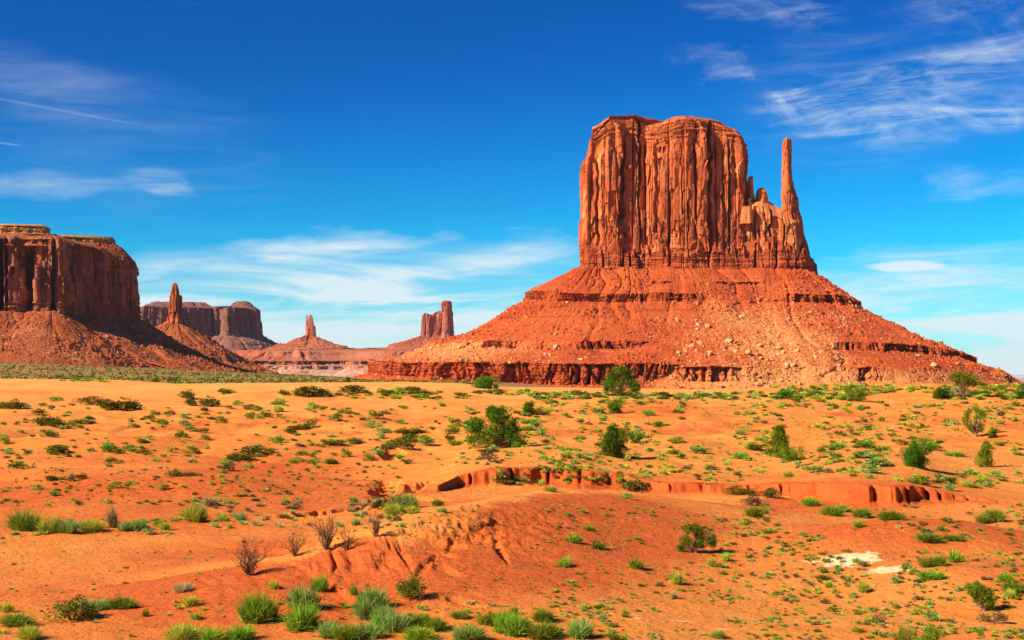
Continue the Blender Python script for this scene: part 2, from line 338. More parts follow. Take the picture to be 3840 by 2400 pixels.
def H(x, y, detail=True):
    x = np.asarray(x, float); y = np.asarray(y, float)
    r = np.where(y > 0, y, 0)
    crest, sand = masks(x, y)
    z = np.interp(r, [0, 6, 14, 28, 40, 100, 150, 165], [-1.75, -3.4, -5.7, -7.7, -8, -8, -7.6, -7.4])
    t_ = np.clip((r-165)/(338-165), 0, 1)
    z = z + (crest+7.4)*(.35*t_+.65*t_*t_*(3-2*t_))
    z = z - (crest+10)*sm(345, 420, r)
    # valley beyond
    a = -x/np.maximum(r, 1)
    zv = 3.5*sm(440, 560, r)*0 + np.interp(r, [0, 430, 560, 660], [0, 0, 4, 7.6])
    zv = zv + np.clip((a-.10)*.085, 0, .024)*np.clip(r-660, 0, 1300)*(1-sm(3000, 9000, r))
    zv = zv + np.where(x < 0, .0022, 0)*np.clip(r-650, 0, 2500)*sm(0, -80, x)*(1-sm(3600, 20000, r))
    zv = zv*sm(90, -60, x-.04*(r-430))
    z = z + zv*(r > 400)
    far = r > 2200
    z = z + 2.5*fbm(x/160, y/160, 0, 3, 60)*sm(500, 900, r)*(1-.3*far)
    # cut bank
    yb = np.interp(x, BX, BY); h = np.interp(x/np.maximum(r, 1)*100, BHX, BH)
    wob = 1.6*fbm(x/6, y/60, 0, 4, 11) + .6*fbm(x/1.7, y/60, 0, 3, 16) + .35*vor(x/1.1, y/30+3, 12)[0] - .7*np.maximum(0, 1-np.abs(vor(x/2.3, y/50, 13)[1])/.13)*(vor(x/2.3, y/50, 13)[2] > .15) + .30*fbm(x/.7, z/.4, 0, 3, 15)
    s_ = y - yb + wob
    z = z + h*(.80*sm(-.2, .2, s_+.25*vn(x/.5, z*0, 0, 14))+.20*sm(-1.4, 0, s_))*(1-sm(15, 80, s_))
    # ridge mound
    best = np.full(x.shape, 1e9); rh = np.zeros(x.shape); sd = np.zeros(x.shape); bt = np.zeros(x.shape)
    for i in range(len(RIDGE)-1):
        d_, tt, side = segd(x, y, RIDGE[i], RIDGE[i+1])
        m_ = d_ < best
        best = np.where(m_, d_, best); rh = np.where(m_, RIDGE[i][2]+tt*(RIDGE[i+1][2]-RIDGE[i][2]), rh); sd = np.where(m_, side, sd); bt = np.where(m_, i+tt, bt)
    rt = sd < 0
    wR = np.interp(bt, [0, 2, 4, 7], [5.5, 7.5, 10, 12])
    fall = np.where(rt, np.exp(-(best/wR)**1.5), np.exp(-(best/6.0)**1.6))
    z = z + rh*fall
    # rills down its right flank
    rill = np.abs(vn(bt*9+.5*vn(best/1.5, bt*2, 0, 31), best/9, 0, 30))
    rm = rt*np.exp(-((best-2.6)/2.4)**2)*np.exp(-((bt-2.6)/1.5)**2)
    z = z - rm*(.30*(1-sm(0, .35, rill))+.16*np.abs(vn(bt*30, best/3, 0, 33))+.10*np.abs(vn(bt*75, best/1.5, 0, 34)))
    for a0, b0, w_, d_ in TRENCH:
        if d_ == 0: continue
        q, tt, side = segd(x, y, a0, b0)
        q = q + .9*w_*fbm(x/.7, y/1.1, 0, 3, 40)
        z = z - d_*(1-sm(w_*.35, w_*1.25, q))*(.6+.4*np.sin(np.pi*tt))
    for (bx, by), rr, hh in BUMPS: z = z + 1.35*hh*np.exp(-(((x-bx)**2+(y-by)**2)/rr**2))
    near = (1-sm(360, 460, r)); rough = near*(1-.93*sand)
    pan = np.exp(-(((x+14)/11)**2))*np.exp(-(((y-64)/10)**2))
    z = z + rough*(1-.8*pan)*(.58*fbm(x/15, y/17, 0, 4, 21)*sm(45, 110, r) + .14*fbm(x/5, y/5, 0, 3, 22))
    hum = rough*sm(110, 160, r)
    z = z + hum*(1.3*np.abs(fbm(x/13, y/16, 0, 3, 23)) + .38*fbm(x/4, y/5, 0, 3, 24))
    z = z + sand*near*(.8*fbm(x/45, y/22, 0, 2, 25))*sm(200, 260, r)*(1-sm(310, 335, r))
    if detail:
        z = z + rough*(.035*fbm(x/.9, y/.9, 0, 3, 26) + .012*vn(x/.22, y/.22, 0, 27)*(r < 120))
    return z
RD = np.concatenate([np.arange(30, 125, .1), np.arange(125, 460, .4)]); RP = np.arange(-900, 4701, 10.)
_x = (RP[:, None]-CX)/F*RD[None]; RZ = H(_x, np.broadcast_to(RD, _x.shape), False)
def ray_ground(px, py):
    u = np.clip((px+900)/10, 0, len(RP)-1.001); i_ = int(u); f_ = u-i_; z = RZ[i_]*(1-f_)+RZ[i_+1]*f_; zr = (HY-py)/F*RD
    k_ = int(np.argmax(z >= zr)) if (z >= zr).any() else int(np.argmin(zr-z))
    return np.array([(px-CX)/F*RD[k_], RD[k_], z[k_]])

# polar sheet
ang = np.concatenate([np.linspace(-180, -40, 40, endpoint=False), np.linspace(-40, -23, 60, endpoint=False), np.linspace(-23, 23, 860), np.linspace(23, 40, 61)[1:], np.linspace(40, 180, 41)[1:-1]])
ang = np.radians(ang)
rr = [1.0]
while rr[-1] < 19000:
    q = rr[-1]
    st = q*.10 if q < 24 else q*.004 if q < 80 else .13 if q < 118 else q*.0042 if q < 440 else q*.012 if q < 2500 else q*.05
    rr.append(q+st)
rr = np.array(rr)
A, RR = np.meshgrid(ang, rr); gx = np.sin(A)*RR; gy = np.cos(A)*RR
gz = H(gx, gy)
crest, sand = masks(gx, gy)
NR, NA = gx.shape
V = np.stack([gx, gy, gz], -1).reshape(-1, 3)
V = np.vstack([V, [0, 0, -1.75]])
i = np.arange(NR-1)[:, None]*NA; j = np.arange(NA)[None, :]; j2 = (j+1) % NA
Q = np.stack([i+j, i+j2, i+NA+j2, i+NA+j], -1).reshape(-1, 4)[:, ::-1]
T = np.stack([np.full(NA, NR*NA), (np.arange(NA)+1) % NA, np.arange(NA)], -1)[:, ::-1]
# soil colour masks (where redder clay, pale caliche and valley scrub actually lie)
yb = np.interp(gx, BX, BY)
bank = np.exp(-((gy-yb+.3)/1.0)**2)*np.interp(gx/np.maximum(gy, 1)*100, BHX, np.minimum(BH*1.5, 1))*(gy > 70)*(gy < 125)
best = np.full(gx.shape, 1e9); sd = np.zeros(gx.shape)
for q in range(1, 7):
    d_, tt, side = segd(gx, gy, RIDGE[q], RIDGE[q+1]); m_ = d_ < best; best = np.where(m_, d_, best); sd = np.where(m_, side, sd)
sg = sd*best + 2.2*fbm(gx/3, gy/3, 0, 3, 72)
redm = np.clip(1.6*bank + 1.0*sm(-20, -7, gx)*sm(-1.5, 5, -sg)*np.exp(-((best-3.5)/7)**2)*(1-.5*sm(4, 10, gx)) - .8*sm(-1.5, 1.5, sg)*np.exp(-(best/6)**2) + .5*np.exp(-(((gx+30)/26)**2))*np.exp(-(((gy-105)/22)**2))
               - .7*sm(108, 112, gy)*(1-sm(140, 170, gy))*sm(-12, -2, gx) + .60*fbm(gx/11, gy/11, 0, 5, 71) + .30*np.exp(-(((gx+14)/14)**2))*np.exp(-(((gy-64)/12)**2)) + .5*np.exp(-(((gx-20.6)/6)**2+((gy-66)/5)**2)), -1.2, 1.6)
pale = np.zeros(gx.shape)
for (px, py, ra, rb, v_) in [(3180, 2135, 1.9, 1.6, 1), (3325, 2168, 1.15, 1.1, 1), (3480, 2210, 1.4, .9, .45), (2520, 2345, 2.0, .6, .42), (2700, 2375, 1.2, .5, .42), (1290, 1905, 2.2, 1.2, .4), (2190, 1500, 3, 3, .3), (1770, 1510, 4, 4, .3)]:
    c = gpx(px, py); 
    if py < 1600: continue
    pale = np.maximum(pale, v_*.80*np.exp(-(((gx-c[0])/ra)**2+((gy-c[1])/rb)**2)**1.2))
green = sm(400, 470, gy)*(1-sm(2600, 4200, gy)*.4)
print('ground verts', len(V))
g = mesh_np('desert_floor', V, Q, T, M_GROUND, True, dict(sand=np.append(sand, 0), red=np.append(redm, 0), pale=np.append(pale, 0), green=np.append(green, 0)))
tag(g, kind='structure')

# ------------------------------------------------------------------ rock masses
def outline(pts, n, wback=.2, smooth=2):
    P = np.array([((px-CX)/F*D, D) for px, D in pts], float)
    for _ in range(smooth):
        Qn = np.roll(P, -1, 0); P = np.stack([P*.8+Qn*.2, P*.2+Qn*.8], 1).reshape(-1, 2)
    area = np.sum(P[:, 0]*np.roll(P[:, 1], -1)-np.roll(P[:, 0], -1)*P[:, 1])
    if area < 0: P = P[::-1]
    E = np.roll(P, -1, 0)-P; L = np.hypot(E[:, 0], E[:, 1])
    Nn = np.stack([E[:, 1], -E[:, 0]], 1)/L[:, None]
    view = P/np.linalg.norm(P, axis=1)[:, None]
    wt = np.where((Nn*view).sum(1) < .15, 1., wback)
    cw = np.concatenate([[0], np.cumsum(L*wt)]); cs = np.concatenate([[0], np.cumsum(L)])
    u = np.linspace(0, cw[-1], n, endpoint=False)
    PP = np.vstack([P, P[:1]])
    X = np.interp(u, cw, PP[:, 0]); Y = np.interp(u, cw, PP[:, 1]); S = np.interp(u, cw, cs)
    # smooth normals, periodic in true arc length
    uu = np.linspace(0, cs[-1], 4000, endpoint=False); fx = np.interp(uu, cs, PP[:, 0]); fy = np.interp(uu, cs, PP[:, 1])
    k_ = max(3, int(.012*4000)); ker = np.hanning(2*k_+1); ker /= ker.sum()
    ex = np.roll(fx, -8)-np.roll(fx, 8); ey = np.roll(fy, -8)-np.roll(fy, 8)
    ex = np.convolve(np.concatenate([ex[-k_:], ex, ex[:k_]]), ker, 'valid'); ey = np.convolve(np.concatenate([ey[-k_:], ey, ey[:k_]]), ker, 'valid')
    nx, ny = ey, -ex; q = np.hypot(nx, ny); nx, ny = nx/q, ny/q
    NX = np.interp(S, uu, nx, period=cs[-1]); NY = np.interp(S, uu, ny, period=cs[-1])
    return X, Y, NX, NY, S, cs[-1]
def resample(levels, m, wts=None):
    """levels: array [k, 3 dirs, (d,z)] -> m rows along mean path"""
    L = np.array(levels, float)
    seg = np.sqrt(((L[1:]-L[:-1])**2).sum(-1)).mean(1)
    if wts is not None: seg = seg*np.array(wts)
    c = np.concatenate([[0], np.cumsum(seg)]); u = np.linspace(0, c[-1], m)
    out_ = np.empty((m, 3, 2))
    for a in range(3):
        for b in range(2): out_[:, a, b] = np.interp(u, c, L[:, a, b])
    return out_, c, u
def rockmass(name, pts, levels, n, m, disp, mat_, parent, loc, ledges=(), topf=None, wback=.2, cap=8, capbump=2., smooth=2, wts=None, warp=None, flat=True, attrs=None, seed=0, store=None):
    L0 = [l[2] if np.ndim(l[0]) else l for l in levels]; ex = max(l[0] for l in L0)*.7
    if ex < 25: X, Y, NX, NY, S, PER = outline(pts, n, wback, smooth)
    else:       # spread the columns evenly over the widened skirt
        X, Y, NX, NY, S, PER = outline(pts, n*5, 1.0, smooth)
        ex_, ey_ = X+NX*ex, Y+NY*ex; sl_n = np.hypot(np.roll(ex_, -1)-ex_, np.roll(ey_, -1)-ey_)
        wt_ = np.where(NX*X+NY*Y < .15*np.hypot(X, Y), 1., wback)
        cs_ = np.concatenate([[0], np.cumsum(sl_n)]); cw_ = np.concatenate([[0], np.cumsum(sl_n*wt_)]); u_ = np.linspace(0, cw_[-1], n, endpoint=False)
        ap = lambda v: np.interp(u_, cw_, np.append(v, v[0]))
        X, Y, NX, NY, S, PER = ap(X), ap(Y), ap(NX), ap(NY), np.interp(u_, cw_, cs_), cs_[-1]
        q_ = np.hypot(NX, NY); NX, NY = NX/q_, NY/q_
    L = np.array([[(l[0], l[1])]*3 if np.ndim(l[0]) == 0 else l for l in levels], float)
    wl = np.maximum(-NX, 0)**2; wr = np.maximum(NX, 0)**2; wf = NY**2; wsum = wl+wr+wf
    wl, wr, wf = wl/wsum, wr/wsum, wf/wsum
    # per column level positions (k, n)
    d = L[:, 0, 0, None]*wl+L[:, 1, 0, None]*wr+L[:, 2, 0, None]*wf
    z = L[:, 0, 1, None]*wl+L[:, 1, 1, None]*wr+L[:, 2, 1, None]*wf
    cS, sS = np.cos(2*np.pi*S/PER), np.sin(2*np.pi*S/PER)
    for (a, sc_, sd_, thr) in ledges:       # ledge between level a and a+1 sometimes buried by scree
        rad = PER/(2*np.pi)
        b = sm(thr-.15, thr+.15, fbm(cS*rad/sc_, sS*rad/sc_, 0, 3, sd_)) if not callable(thr) else np.clip(thr(X/Y*F+CX)+.6*fbm(cS*rad/sc_, sS*rad/sc_, 0, 3, sd_), 0, 1)
        for q, fr in ((a, 1/3), (a+1, 2/3)):
            d[q] = d[q]*(1-b)+b*(d[a-1]*(1-fr)+d[a+2]*fr); z[q] = z[q]*(1-b)+b*(z[a-1]*(1-fr)+z[a+2]*fr)
    seg = np.sqrt((d[1:]-d[:-1])**2+(z[1:]-z[:-1])**2).mean(1)
    if wts is not None: seg = seg*np.array(wts)
    c = np.concatenate([[0], np.cumsum(seg)]); u = np.linspace(0, c[-1], m)
    k_ = np.clip(np.searchsorted(c, u, 'right')-1, 0, len(c)-2); fr = ((u-c[k_])/(c[k_+1]-c[k_]))[:, None]
    DD = d[k_]*(1-fr)+d[k_+1]*fr; ZZ = z[k_]*(1-fr)+z[k_+1]*fr
    dd = np.abs(d[k_+1]-d[k_]); dzz = np.abs(z[k_+1]-z[k_])
    steep = sm(.9, 2.2, dzz/(dd+.01))
    # ease steep rows
    SS = np.broadcast_to(S, DD.shape)
    px = X+NX*DD; py = Y+NY*DD
    off, dz_ = disp(SS, ZZ, px, py, steep, PER)
    px = X+NX*(DD+off); py = Y+NY*(DD+off); pz = ZZ+dz_
    if topf is not None:
        zt = ZZ[-1].max(); zl = ZZ[0].min()+.35*(zt-ZZ[0].min())
        pz = pz + (topf(px/py*F+CX)-zt)*sm(zl, zt, ZZ)
    if warp is not None: px, py, pz = warp(px, py, pz)
    rows = [np.stack([px, py, pz], -1)]; st_rows = [steep]
    if cap:
        cxm, cym = px[-1].mean(), py[-1].mean(); zc = pz[-1]
        for q in range(1, cap+1):
            f_ = 1-(q/cap)*.98
            x_ = cxm+(px[-1]-cxm)*f_; y_ = cym+(py[-1]-cym)*f_
            zz = zc*min(1, f_*1.0) + (np.interp(x_, np.sort(px[-1]), zc[np.argsort(px[-1])]))*(1-min(1, f_))
            zz = zz + capbump*math.sin(math.pi*.5*q/cap) + .8*capbump*fbm(x_/12, y_/12, 0, 3, 90+seed) + .9*capbump*(vor(x_/4, y_/4, 95+seed)[0]-.5)*(q < cap)
            rows.append(np.stack([x_, y_, zz], -1)[None]); st_rows.append(np.zeros((1, n)))
    G = np.concatenate(rows, 0); ST = np.concatenate(st_rows, 0)
    Mr = G.shape[0]
    i = np.arange(Mr-1)[:, None]*n; j = np.arange(n)[None, :]; j2 = (j+1) % n
    Q = np.stack([i+j, i+j2, i+n+j2, i+n+j], -1).reshape(-1, 4)
    at = dict(steep=ST)
    if attrs: at.update(attrs(G))
    if store is not None: store.append((G, ST))
    return mesh_np(name, G.reshape(-1, 3), Q, None, mat_, not flat, at, parent, loc)

def cliff_disp(sc_=1., seed=0, amp=1., cracks=(), topband=None, baseband=None, slabs=1.0):
    def f(S, Z, X, Y, st, PER):
        s = S/sc_; z = Z/sc_; per = PER/sc_
        s = s + .9*fbm(s/22, z/70, 0, 3, seed+1)+.2*vn(s/5, z/25, 0, seed+2)
        o = 0
        for w_, hb, am, cd, cp, q_ in ((19., 90., 6.0, 8.0, .45, 31), (7.5, 32., 1.9*slabs, 4.2, .20, 37), (3.3, 12., .6*slabs, 1.4, .10, 43)):
            u_ = s/w_+.55*vn(s/w_/1.7, 0, 0, seed+q_); c_ = np.floor(u_); fr_ = u_-c_; z0_ = np.zeros_like(c_)
            r1 = _h(c_, z0_, z0_, seed+q_+1); r2 = _h(c_, z0_+1, z0_, seed+q_+1); zb_ = z/hb+r2*7+.5*(fr_-.5)*(r1-.5)*2+.25*vn(s/3, z/6, 0, seed+q_+7); kb = np.floor(zb_); r3 = _h(c_, kb, z0_+2, seed+q_+1)
            cr_ = np.minimum(fr_, 1-fr_); pc = _h(np.where(fr_ < .5, c_, c_+1), z0_, z0_+3, seed+q_+1) < cp
            o = o + am*(.55*(r1-.5)+.75*(r3-.5)) + .22*am*(.4-(2*fr_-1)**4) + am*.8*(fr_-.5)*(r2-.5) - cd*pc*np.maximum(0, 1-cr_/(.55/w_+.03))*(.4+.6*(vn(z/hb*1.3, c_, 0, seed+q_+5) > -.2))
        b, e, b2, ddx, ddy, _ = vor(s/10, z/34, seed+4)
        o = o + slabs*(3.0*(b-.5) + 5.5*ddx*(b2-.5) + 3.0*ddy*(b-.5))
        b, e, b2, ddx, ddy, _ = vor(s/5., z/12, seed+5)
        o = o + slabs*(1.5*np.maximum(0, b-.5) + 1.8*ddx*(b2-.5) + 1.5*ddy*(b-.5)) - 1.6
        o = o + .25*fbm(s/1.2, z/1.8, 0, 3, seed+6)
        o = o + 1.0*fbm(s/30, z/45, 0, 3, seed+7)
        for band, am in ((topband, 1.0), (baseband, 1.0)):
            if band is None: continue
            lo, hi = band
            mk = sm(lo-4, lo+4, Z)*(1-sm(hi-1, hi+6, Z))
            q, e, q2, _, _, _ = vor(s/3.2, z/2.1, seed+8, .7); l1 = vn(z/2.0+.4*vn(s/25, 0, 0, seed+12), s/40, 0, seed+9)
            strat = 1.5*l1 + 1.3*(q-.5) - .8*np.maximum(0, 1-e/.18)+.6*vn(z/.8, s/30, 0, seed+10)
            o = o*(1-.55*mk) + am*mk*strat
        for (cx_, zlo, zhi, wd, dp, lean) in cracks:
            xx = X/Y*F+CX
            c = cx_+lean*(Z-zlo) + 5*vn(Z/9, cx_, 0, seed+11)
            o = o - 1.4*dp*np.maximum(0, 1-(np.abs(xx-c)/wd)**2.5)*sm(zlo-6, zlo+6, Z)*(1-sm(zhi-6, zhi+6, Z))*(st > 0)
        return o*sc_*amp*(.25+.75*st), .25*sc_*fbm(s/3, z/3, 0, 2, seed+20)*(1-st)
    return f
def talus_disp(sc_=1., seed=0, gully=3.0, rub=1.0, crk=1.0):  # scree, ledges and clefts
    def f(S, Z, X, Y, st, PER):
        x, y, z, s = X/sc_, Y/sc_, Z/sc_, S/sc_
        g_ = 1-np.abs(vn(s/26+.6*vn(z/20, s/30, 0, seed), z/120, 0, seed+1)); g2 = 1-np.abs(vn(s/9, z/60, 0, seed+2))
        o = -1.5*gully*(g_**4-.25)*(.4+sm(-.4, .4, vn(s/70, z/40, 0, seed+30)))-.4*gully*(g2**3-.3)+3.5*fbm(x/45, y/45, z/45, 3, seed+3)
        v_, e, v2, _, _, f1 = vor(x/3.4, y/3.4+z/5., seed+4)
        pm = .35+1.1*sm(-.25, .35, fbm(x/38, y/38, z/38, 3, seed+31)); dz = pm*rub*(1.5*np.minimum(np.maximum(0, .44-f1)*2.2, .42)*(v_ > .45)*2.6*v2)
        v_, e, v2, _, _, f1 = vor(x/8.5, y/8.5, seed+5); dz = dz + pm*rub*4.5*np.minimum(np.maximum(0, .30-f1), .13)*(v_ > .72)*4*v2
        dz = dz + 1.0*fbm(x/7, y/7, z/7, 4, seed+6); o = o + 1.8*fbm(x/14, y/14, z/10, 3, seed+33)
        c, e, c2, ddx, ddy, _ = vor(s/5.5, z/22, seed+7)
        k = crk*(4.0*(c-.5)-4.5*np.maximum(0, 1-e/.16)*(c2 > .3))
        c, e, c2, ddx, ddy, _ = vor(s/2.2, z/2.6, seed+8)
        k = k + crk*(1.6*(c-.5)-.9*np.maximum(0, 1-e/.2)) + .9*vn(z/1.3, s/40, 0, seed+9)
        c, e, c2, ddx, ddy, _ = vor(s/9.+.5*vn(z/9, s/20, 0, seed+13), z/400, seed+11)
        k = k - crk*10*np.maximum(0, 1-e/.22)*(c2 > .35)*(1-sm(22, 50, Z) if seed == 100 else .5) + crk*3.5*fbm(s/24, 0, 0, 3, seed+12)
        return sc_*(o*(1-.3*st)+k*st), sc_*dz*(1-st)
    return f
def rubattr(fn):
    def f(G): return dict(rub=fn(G), scrub=fn(G)*0+.4*fn(G))
    return f

# ---- the big butte with its thumb
Zp = lambda py, D: (HY-py)/F*D
def lv(rows, D, xl, xr):
    """rows of (py, left px, right px, front inset m) -> levels with insets from outline edges xl/xr"""
    k = D/F
    return [[((xl-l)*k, Zp(py, D)), ((r-xr)*k, Zp(py, D)), (-f_, Zp(py, D-15 if False else D))] for py, l, r, f_ in rows]
bl = W(2620, HY, 1540); bl[2] = -8
B = empty('butte', bl); tag(B, 'huge red sandstone butte with a tall thumb spire on its right', 'butte', kind='structure')
PL = [(2174, 1540), (2178, 1515), (2215, 1502), (2380, 1498), (2420, 1506), (2560, 1494), (2680, 1500), (2800, 1508), (2930, 1502), (3045, 1512), (3063, 1535), (3060, 1575), (2900, 1590), (2400, 1590), (2190, 1580)]
TB = []
T_LV = [[(300, -16), (262, -16), (275, -16)], [(252, -1), (219, -9), (242, -8.5)], [(225, 7), (205, -4), (226, -5)], [(226, 20), (202, 2), (228, 15)], [(198, 22), (188, 6), (205, 19.5)],
        [(164, 36.5), (164, 13.5), (165, 29.5)], [(165, 43), (163, 22), (167, 36.5)], [(136, 46), (153, 25.7), (150, 43)], [(120.6, 49), (127, 32.7), (125, 53)], [(86.7, 70.7), (77, 60), (84, 69)],
        [(57.5, 87), (43, 75), (53, 80.5)], [(58.5, 95), (43.5, 85), (55, 88.5)], [(38.8, 105.4), (19.9, 97), (32, 100)], [(37.5, 108), (19, 100), (31, 102.5)], [(6.4, 121), (2, 112), (7, 117)], [(-6, 124), (-6, 116), (-6, 121)]]
def rubB(G):
    x, y, z = G[..., 0], G[..., 1], G[..., 2]; px = x/y*F+CX
    r = .9*np.exp(-((px-2900+2.2*(z-40))/330)**2)*sm(95, 60, z) + .9*np.exp(-((px-1700)/300)**2)*sm(44, 36, z)*sm(14, 20, z) + .6*sm(14, 5, z)*(px > 2300)
    return np.clip(r+.35*fbm(x/30, y/30, z/30, 3, 77), -.5, 1.3)
rockmass('talus_slope', PL, T_LV, 1250, 330, talus_disp(1, 100, 2.5, 1.15), M_TALUS, B, bl, wback=.12, cap=0, flat=True, attrs=rubattr(rubB),
         ledges=((2, 60, 3, lambda p: sm(2330, 2480, p)*.85+.0*p), (5, 50, 5, lambda p: .40+.6*sm(2420, 2560, p)*(1-sm(2900, 2960, p))-.35*sm(2960, 3040, p)), (10, 60, 7, lambda p: .22+.6*sm(2600, 2700, p)*(1-sm(2880, 2950, p))), (12, 40, 9, lambda p: .8-.8*sm(2350, 2450, p)*(1-sm(2780, 2900, p)))), wts=[.5, 1, 2, 1, 1, 2.5, 1, 1, 1, 1, 2.5, 1, 2, 1, .7], store=TB)
rockmass('base_plinth', PL, lv([(1030, 2176, 3066, -1), (1008, 2175, 3064, 0), (990, 2174, 3059, 1), (965, 2174, 3046, 2.5), (948, 2174, 3038, 3.5), (930, 2176, 3032, 7), (918, 2184, 3026, 9), (914, 2190, 3015, 13)], 1540, 2174, 3064),
         1000, 110, cliff_disp(1, 200, .8, baseband=(100, 160), cracks=[(c_, 115, 160, 5, 8, .03) for c_ in (2262, 2337, 2362, 2402, 2508, 2662, 2835, 2912, 2990)]), M_PLINTH, B, bl, wback=.12, cap=6, capbump=0, topf=lambda px: 145+9*vn(px/26, 0, 0, 5)+5*vn(px/9, 0, 0, 6)-4*(px > 2400)*(px < 2600))
MB_ = [(2184, 1545), (2186, 1522), (2200, 1512), (2235, 1512), (2262, 1506), (2325, 1505), (2345, 1514), (2392, 1511), (2420, 1516), (2470, 1508), (2500, 1506), (2560, 1503), (2650, 1506), (2672, 1516), (2740, 1513), (2795, 1520), (2803, 1545), (2800, 1585), (2600, 1592), (2250, 1588)]
ctop = lambda px: np.interp(px, [2180, 2233, 2283, 2337, 2377, 2410, 2418, 2476, 2520, 2546, 2645, 2685, 2714, 2769, 2800], [Zp(p, 1530) for p in (480, 468, 440, 430, 431, 444, 453, 458, 447, 437, 436, 444, 459, 464, 480)])
CRK = [(2236, 115, 240, 5, 7, .02), (2337, 170, 260, 7, 10, 0), (2322, 120, 190, 6, 6, .08), (2352, 120, 160, 6, 6, -.2), (2402, 130, 285, 5, 11, -.02), (2430, 118, 145, 5, 6, -.3), (2462, 160, 255, 6, 11, -.04), (2508, 120, 160, 6, 8, 0), (2515, 150, 200, 4, 5, -.1),
       (2660, 170, 280, 8, 13, .02), (2662, 118, 175, 4, 8, .02), (2744, 185, 262, 4, 9, -.12), (2580, 120, 190, 3, 4, 0), (2555, 180, 250, 3, 3, 0), (2610, 210, 280, 3, 3, 0), (2710, 190, 260, 3, 4, .1), (2275, 120, 175, 3, 4, 0), (2385, 190, 270, 3, 4, .1), (2735, 130, 200, 5, 6, .05)]
rockmass('main_tower', MB_, lv([(1000, 2184, 2803, 0), (880, 2184, 2803, 1), (826, 2184, 2803, 2), (678, 2186, 2803, 4), (600, 2186, 2801, 5), (578, 2189, 2801, 6), (560, 2205, 2801, 7), (520, 2210, 2800, 8), (492, 2219, 2793, 8), (484, 2222, 2791, 8.5), (483, 2226, 2786, 11), (473, 2229, 2782, 11.5), (472, 2238, 2774, 14), (463, 2242, 2768, 14.5), (462, 2254, 2752, 18), (454, 2258, 2746, 19), (453, 2276, 2722, 23), (441, 2284, 2704, 26)], 1535, 2184, 2803),
         1000, 400, cliff_disp(1, 300, .85, cracks=CRK, topband=(262, 300), baseband=(118, 140)), M_CLIFF, B, bl, wback=.12, topf=ctop, capbump=1.6, cap=26, wts=[1]*7+[1, 1.2, 1.5, 1.2, 1.5, 1.2, 1.5, 1.2, 1.5, 1.2])
SH = [(2780, 1545), (2785, 1522), (2830, 1518), (2870, 1514), (2905, 1519), (2935, 1514), (2990, 1516), (3022, 1530), (3026, 1552), (3000, 1572), (2800, 1575)]
shtop = lambda px: np.interp(px, [2780, 2800, 2832, 2880, 2925, 2950, 3000, 3012, 3017], [Zp(p, 1530) for p in (748, 745, 748, 757, 782, 800, 806, 818, 840)])
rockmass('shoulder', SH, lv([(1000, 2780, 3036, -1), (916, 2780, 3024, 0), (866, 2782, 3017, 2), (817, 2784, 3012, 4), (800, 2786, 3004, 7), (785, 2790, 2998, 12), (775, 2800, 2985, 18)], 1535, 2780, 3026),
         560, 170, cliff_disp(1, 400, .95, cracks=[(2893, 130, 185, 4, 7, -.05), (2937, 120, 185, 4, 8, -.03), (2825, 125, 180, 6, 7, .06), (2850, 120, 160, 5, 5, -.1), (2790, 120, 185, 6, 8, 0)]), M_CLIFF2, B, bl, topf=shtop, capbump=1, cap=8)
# small fins leaning against the tower above the shoulder
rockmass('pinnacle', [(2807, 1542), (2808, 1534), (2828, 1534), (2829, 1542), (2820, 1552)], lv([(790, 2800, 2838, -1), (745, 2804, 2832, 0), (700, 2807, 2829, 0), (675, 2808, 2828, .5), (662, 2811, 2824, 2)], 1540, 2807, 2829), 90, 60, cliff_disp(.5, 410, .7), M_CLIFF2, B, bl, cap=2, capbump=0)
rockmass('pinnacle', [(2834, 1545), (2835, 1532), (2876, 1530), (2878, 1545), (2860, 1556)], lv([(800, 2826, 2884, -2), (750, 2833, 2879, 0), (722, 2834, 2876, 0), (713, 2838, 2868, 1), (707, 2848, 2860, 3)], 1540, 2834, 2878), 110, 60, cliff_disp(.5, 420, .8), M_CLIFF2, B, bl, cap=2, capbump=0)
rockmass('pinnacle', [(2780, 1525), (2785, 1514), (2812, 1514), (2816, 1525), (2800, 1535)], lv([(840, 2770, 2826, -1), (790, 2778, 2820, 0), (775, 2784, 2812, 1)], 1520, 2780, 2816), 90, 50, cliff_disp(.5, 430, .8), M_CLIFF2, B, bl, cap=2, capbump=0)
rockmass('thumb_spire', [(2930, 1538), (2932, 1529), (2952, 1524), (2972, 1529), (2975, 1539), (2968, 1550), (2940, 1552)],
         lv([(990, 2918, 3034, -8), (925, 2922, 3020, -6), (866, 2928, 3014, -4), (817, 2929, 3008, -2), (787, 2930, 2996, -1), (742, 2930, 2993, 0), (725, 2930, 2986, 0), (702, 2931, 2977, .5), (628, 2932, 2972, 1.5), (560, 2933, 2971, 2.5), (540, 2935, 2970, 3), (528, 2937, 2969, 3.5), (521, 2943, 2966, 5)], 1538, 2930, 2975),
         260, 260, cliff_disp(.5, 440, .62), M_CLIFF, B, bl, cap=3, capbump=.3)

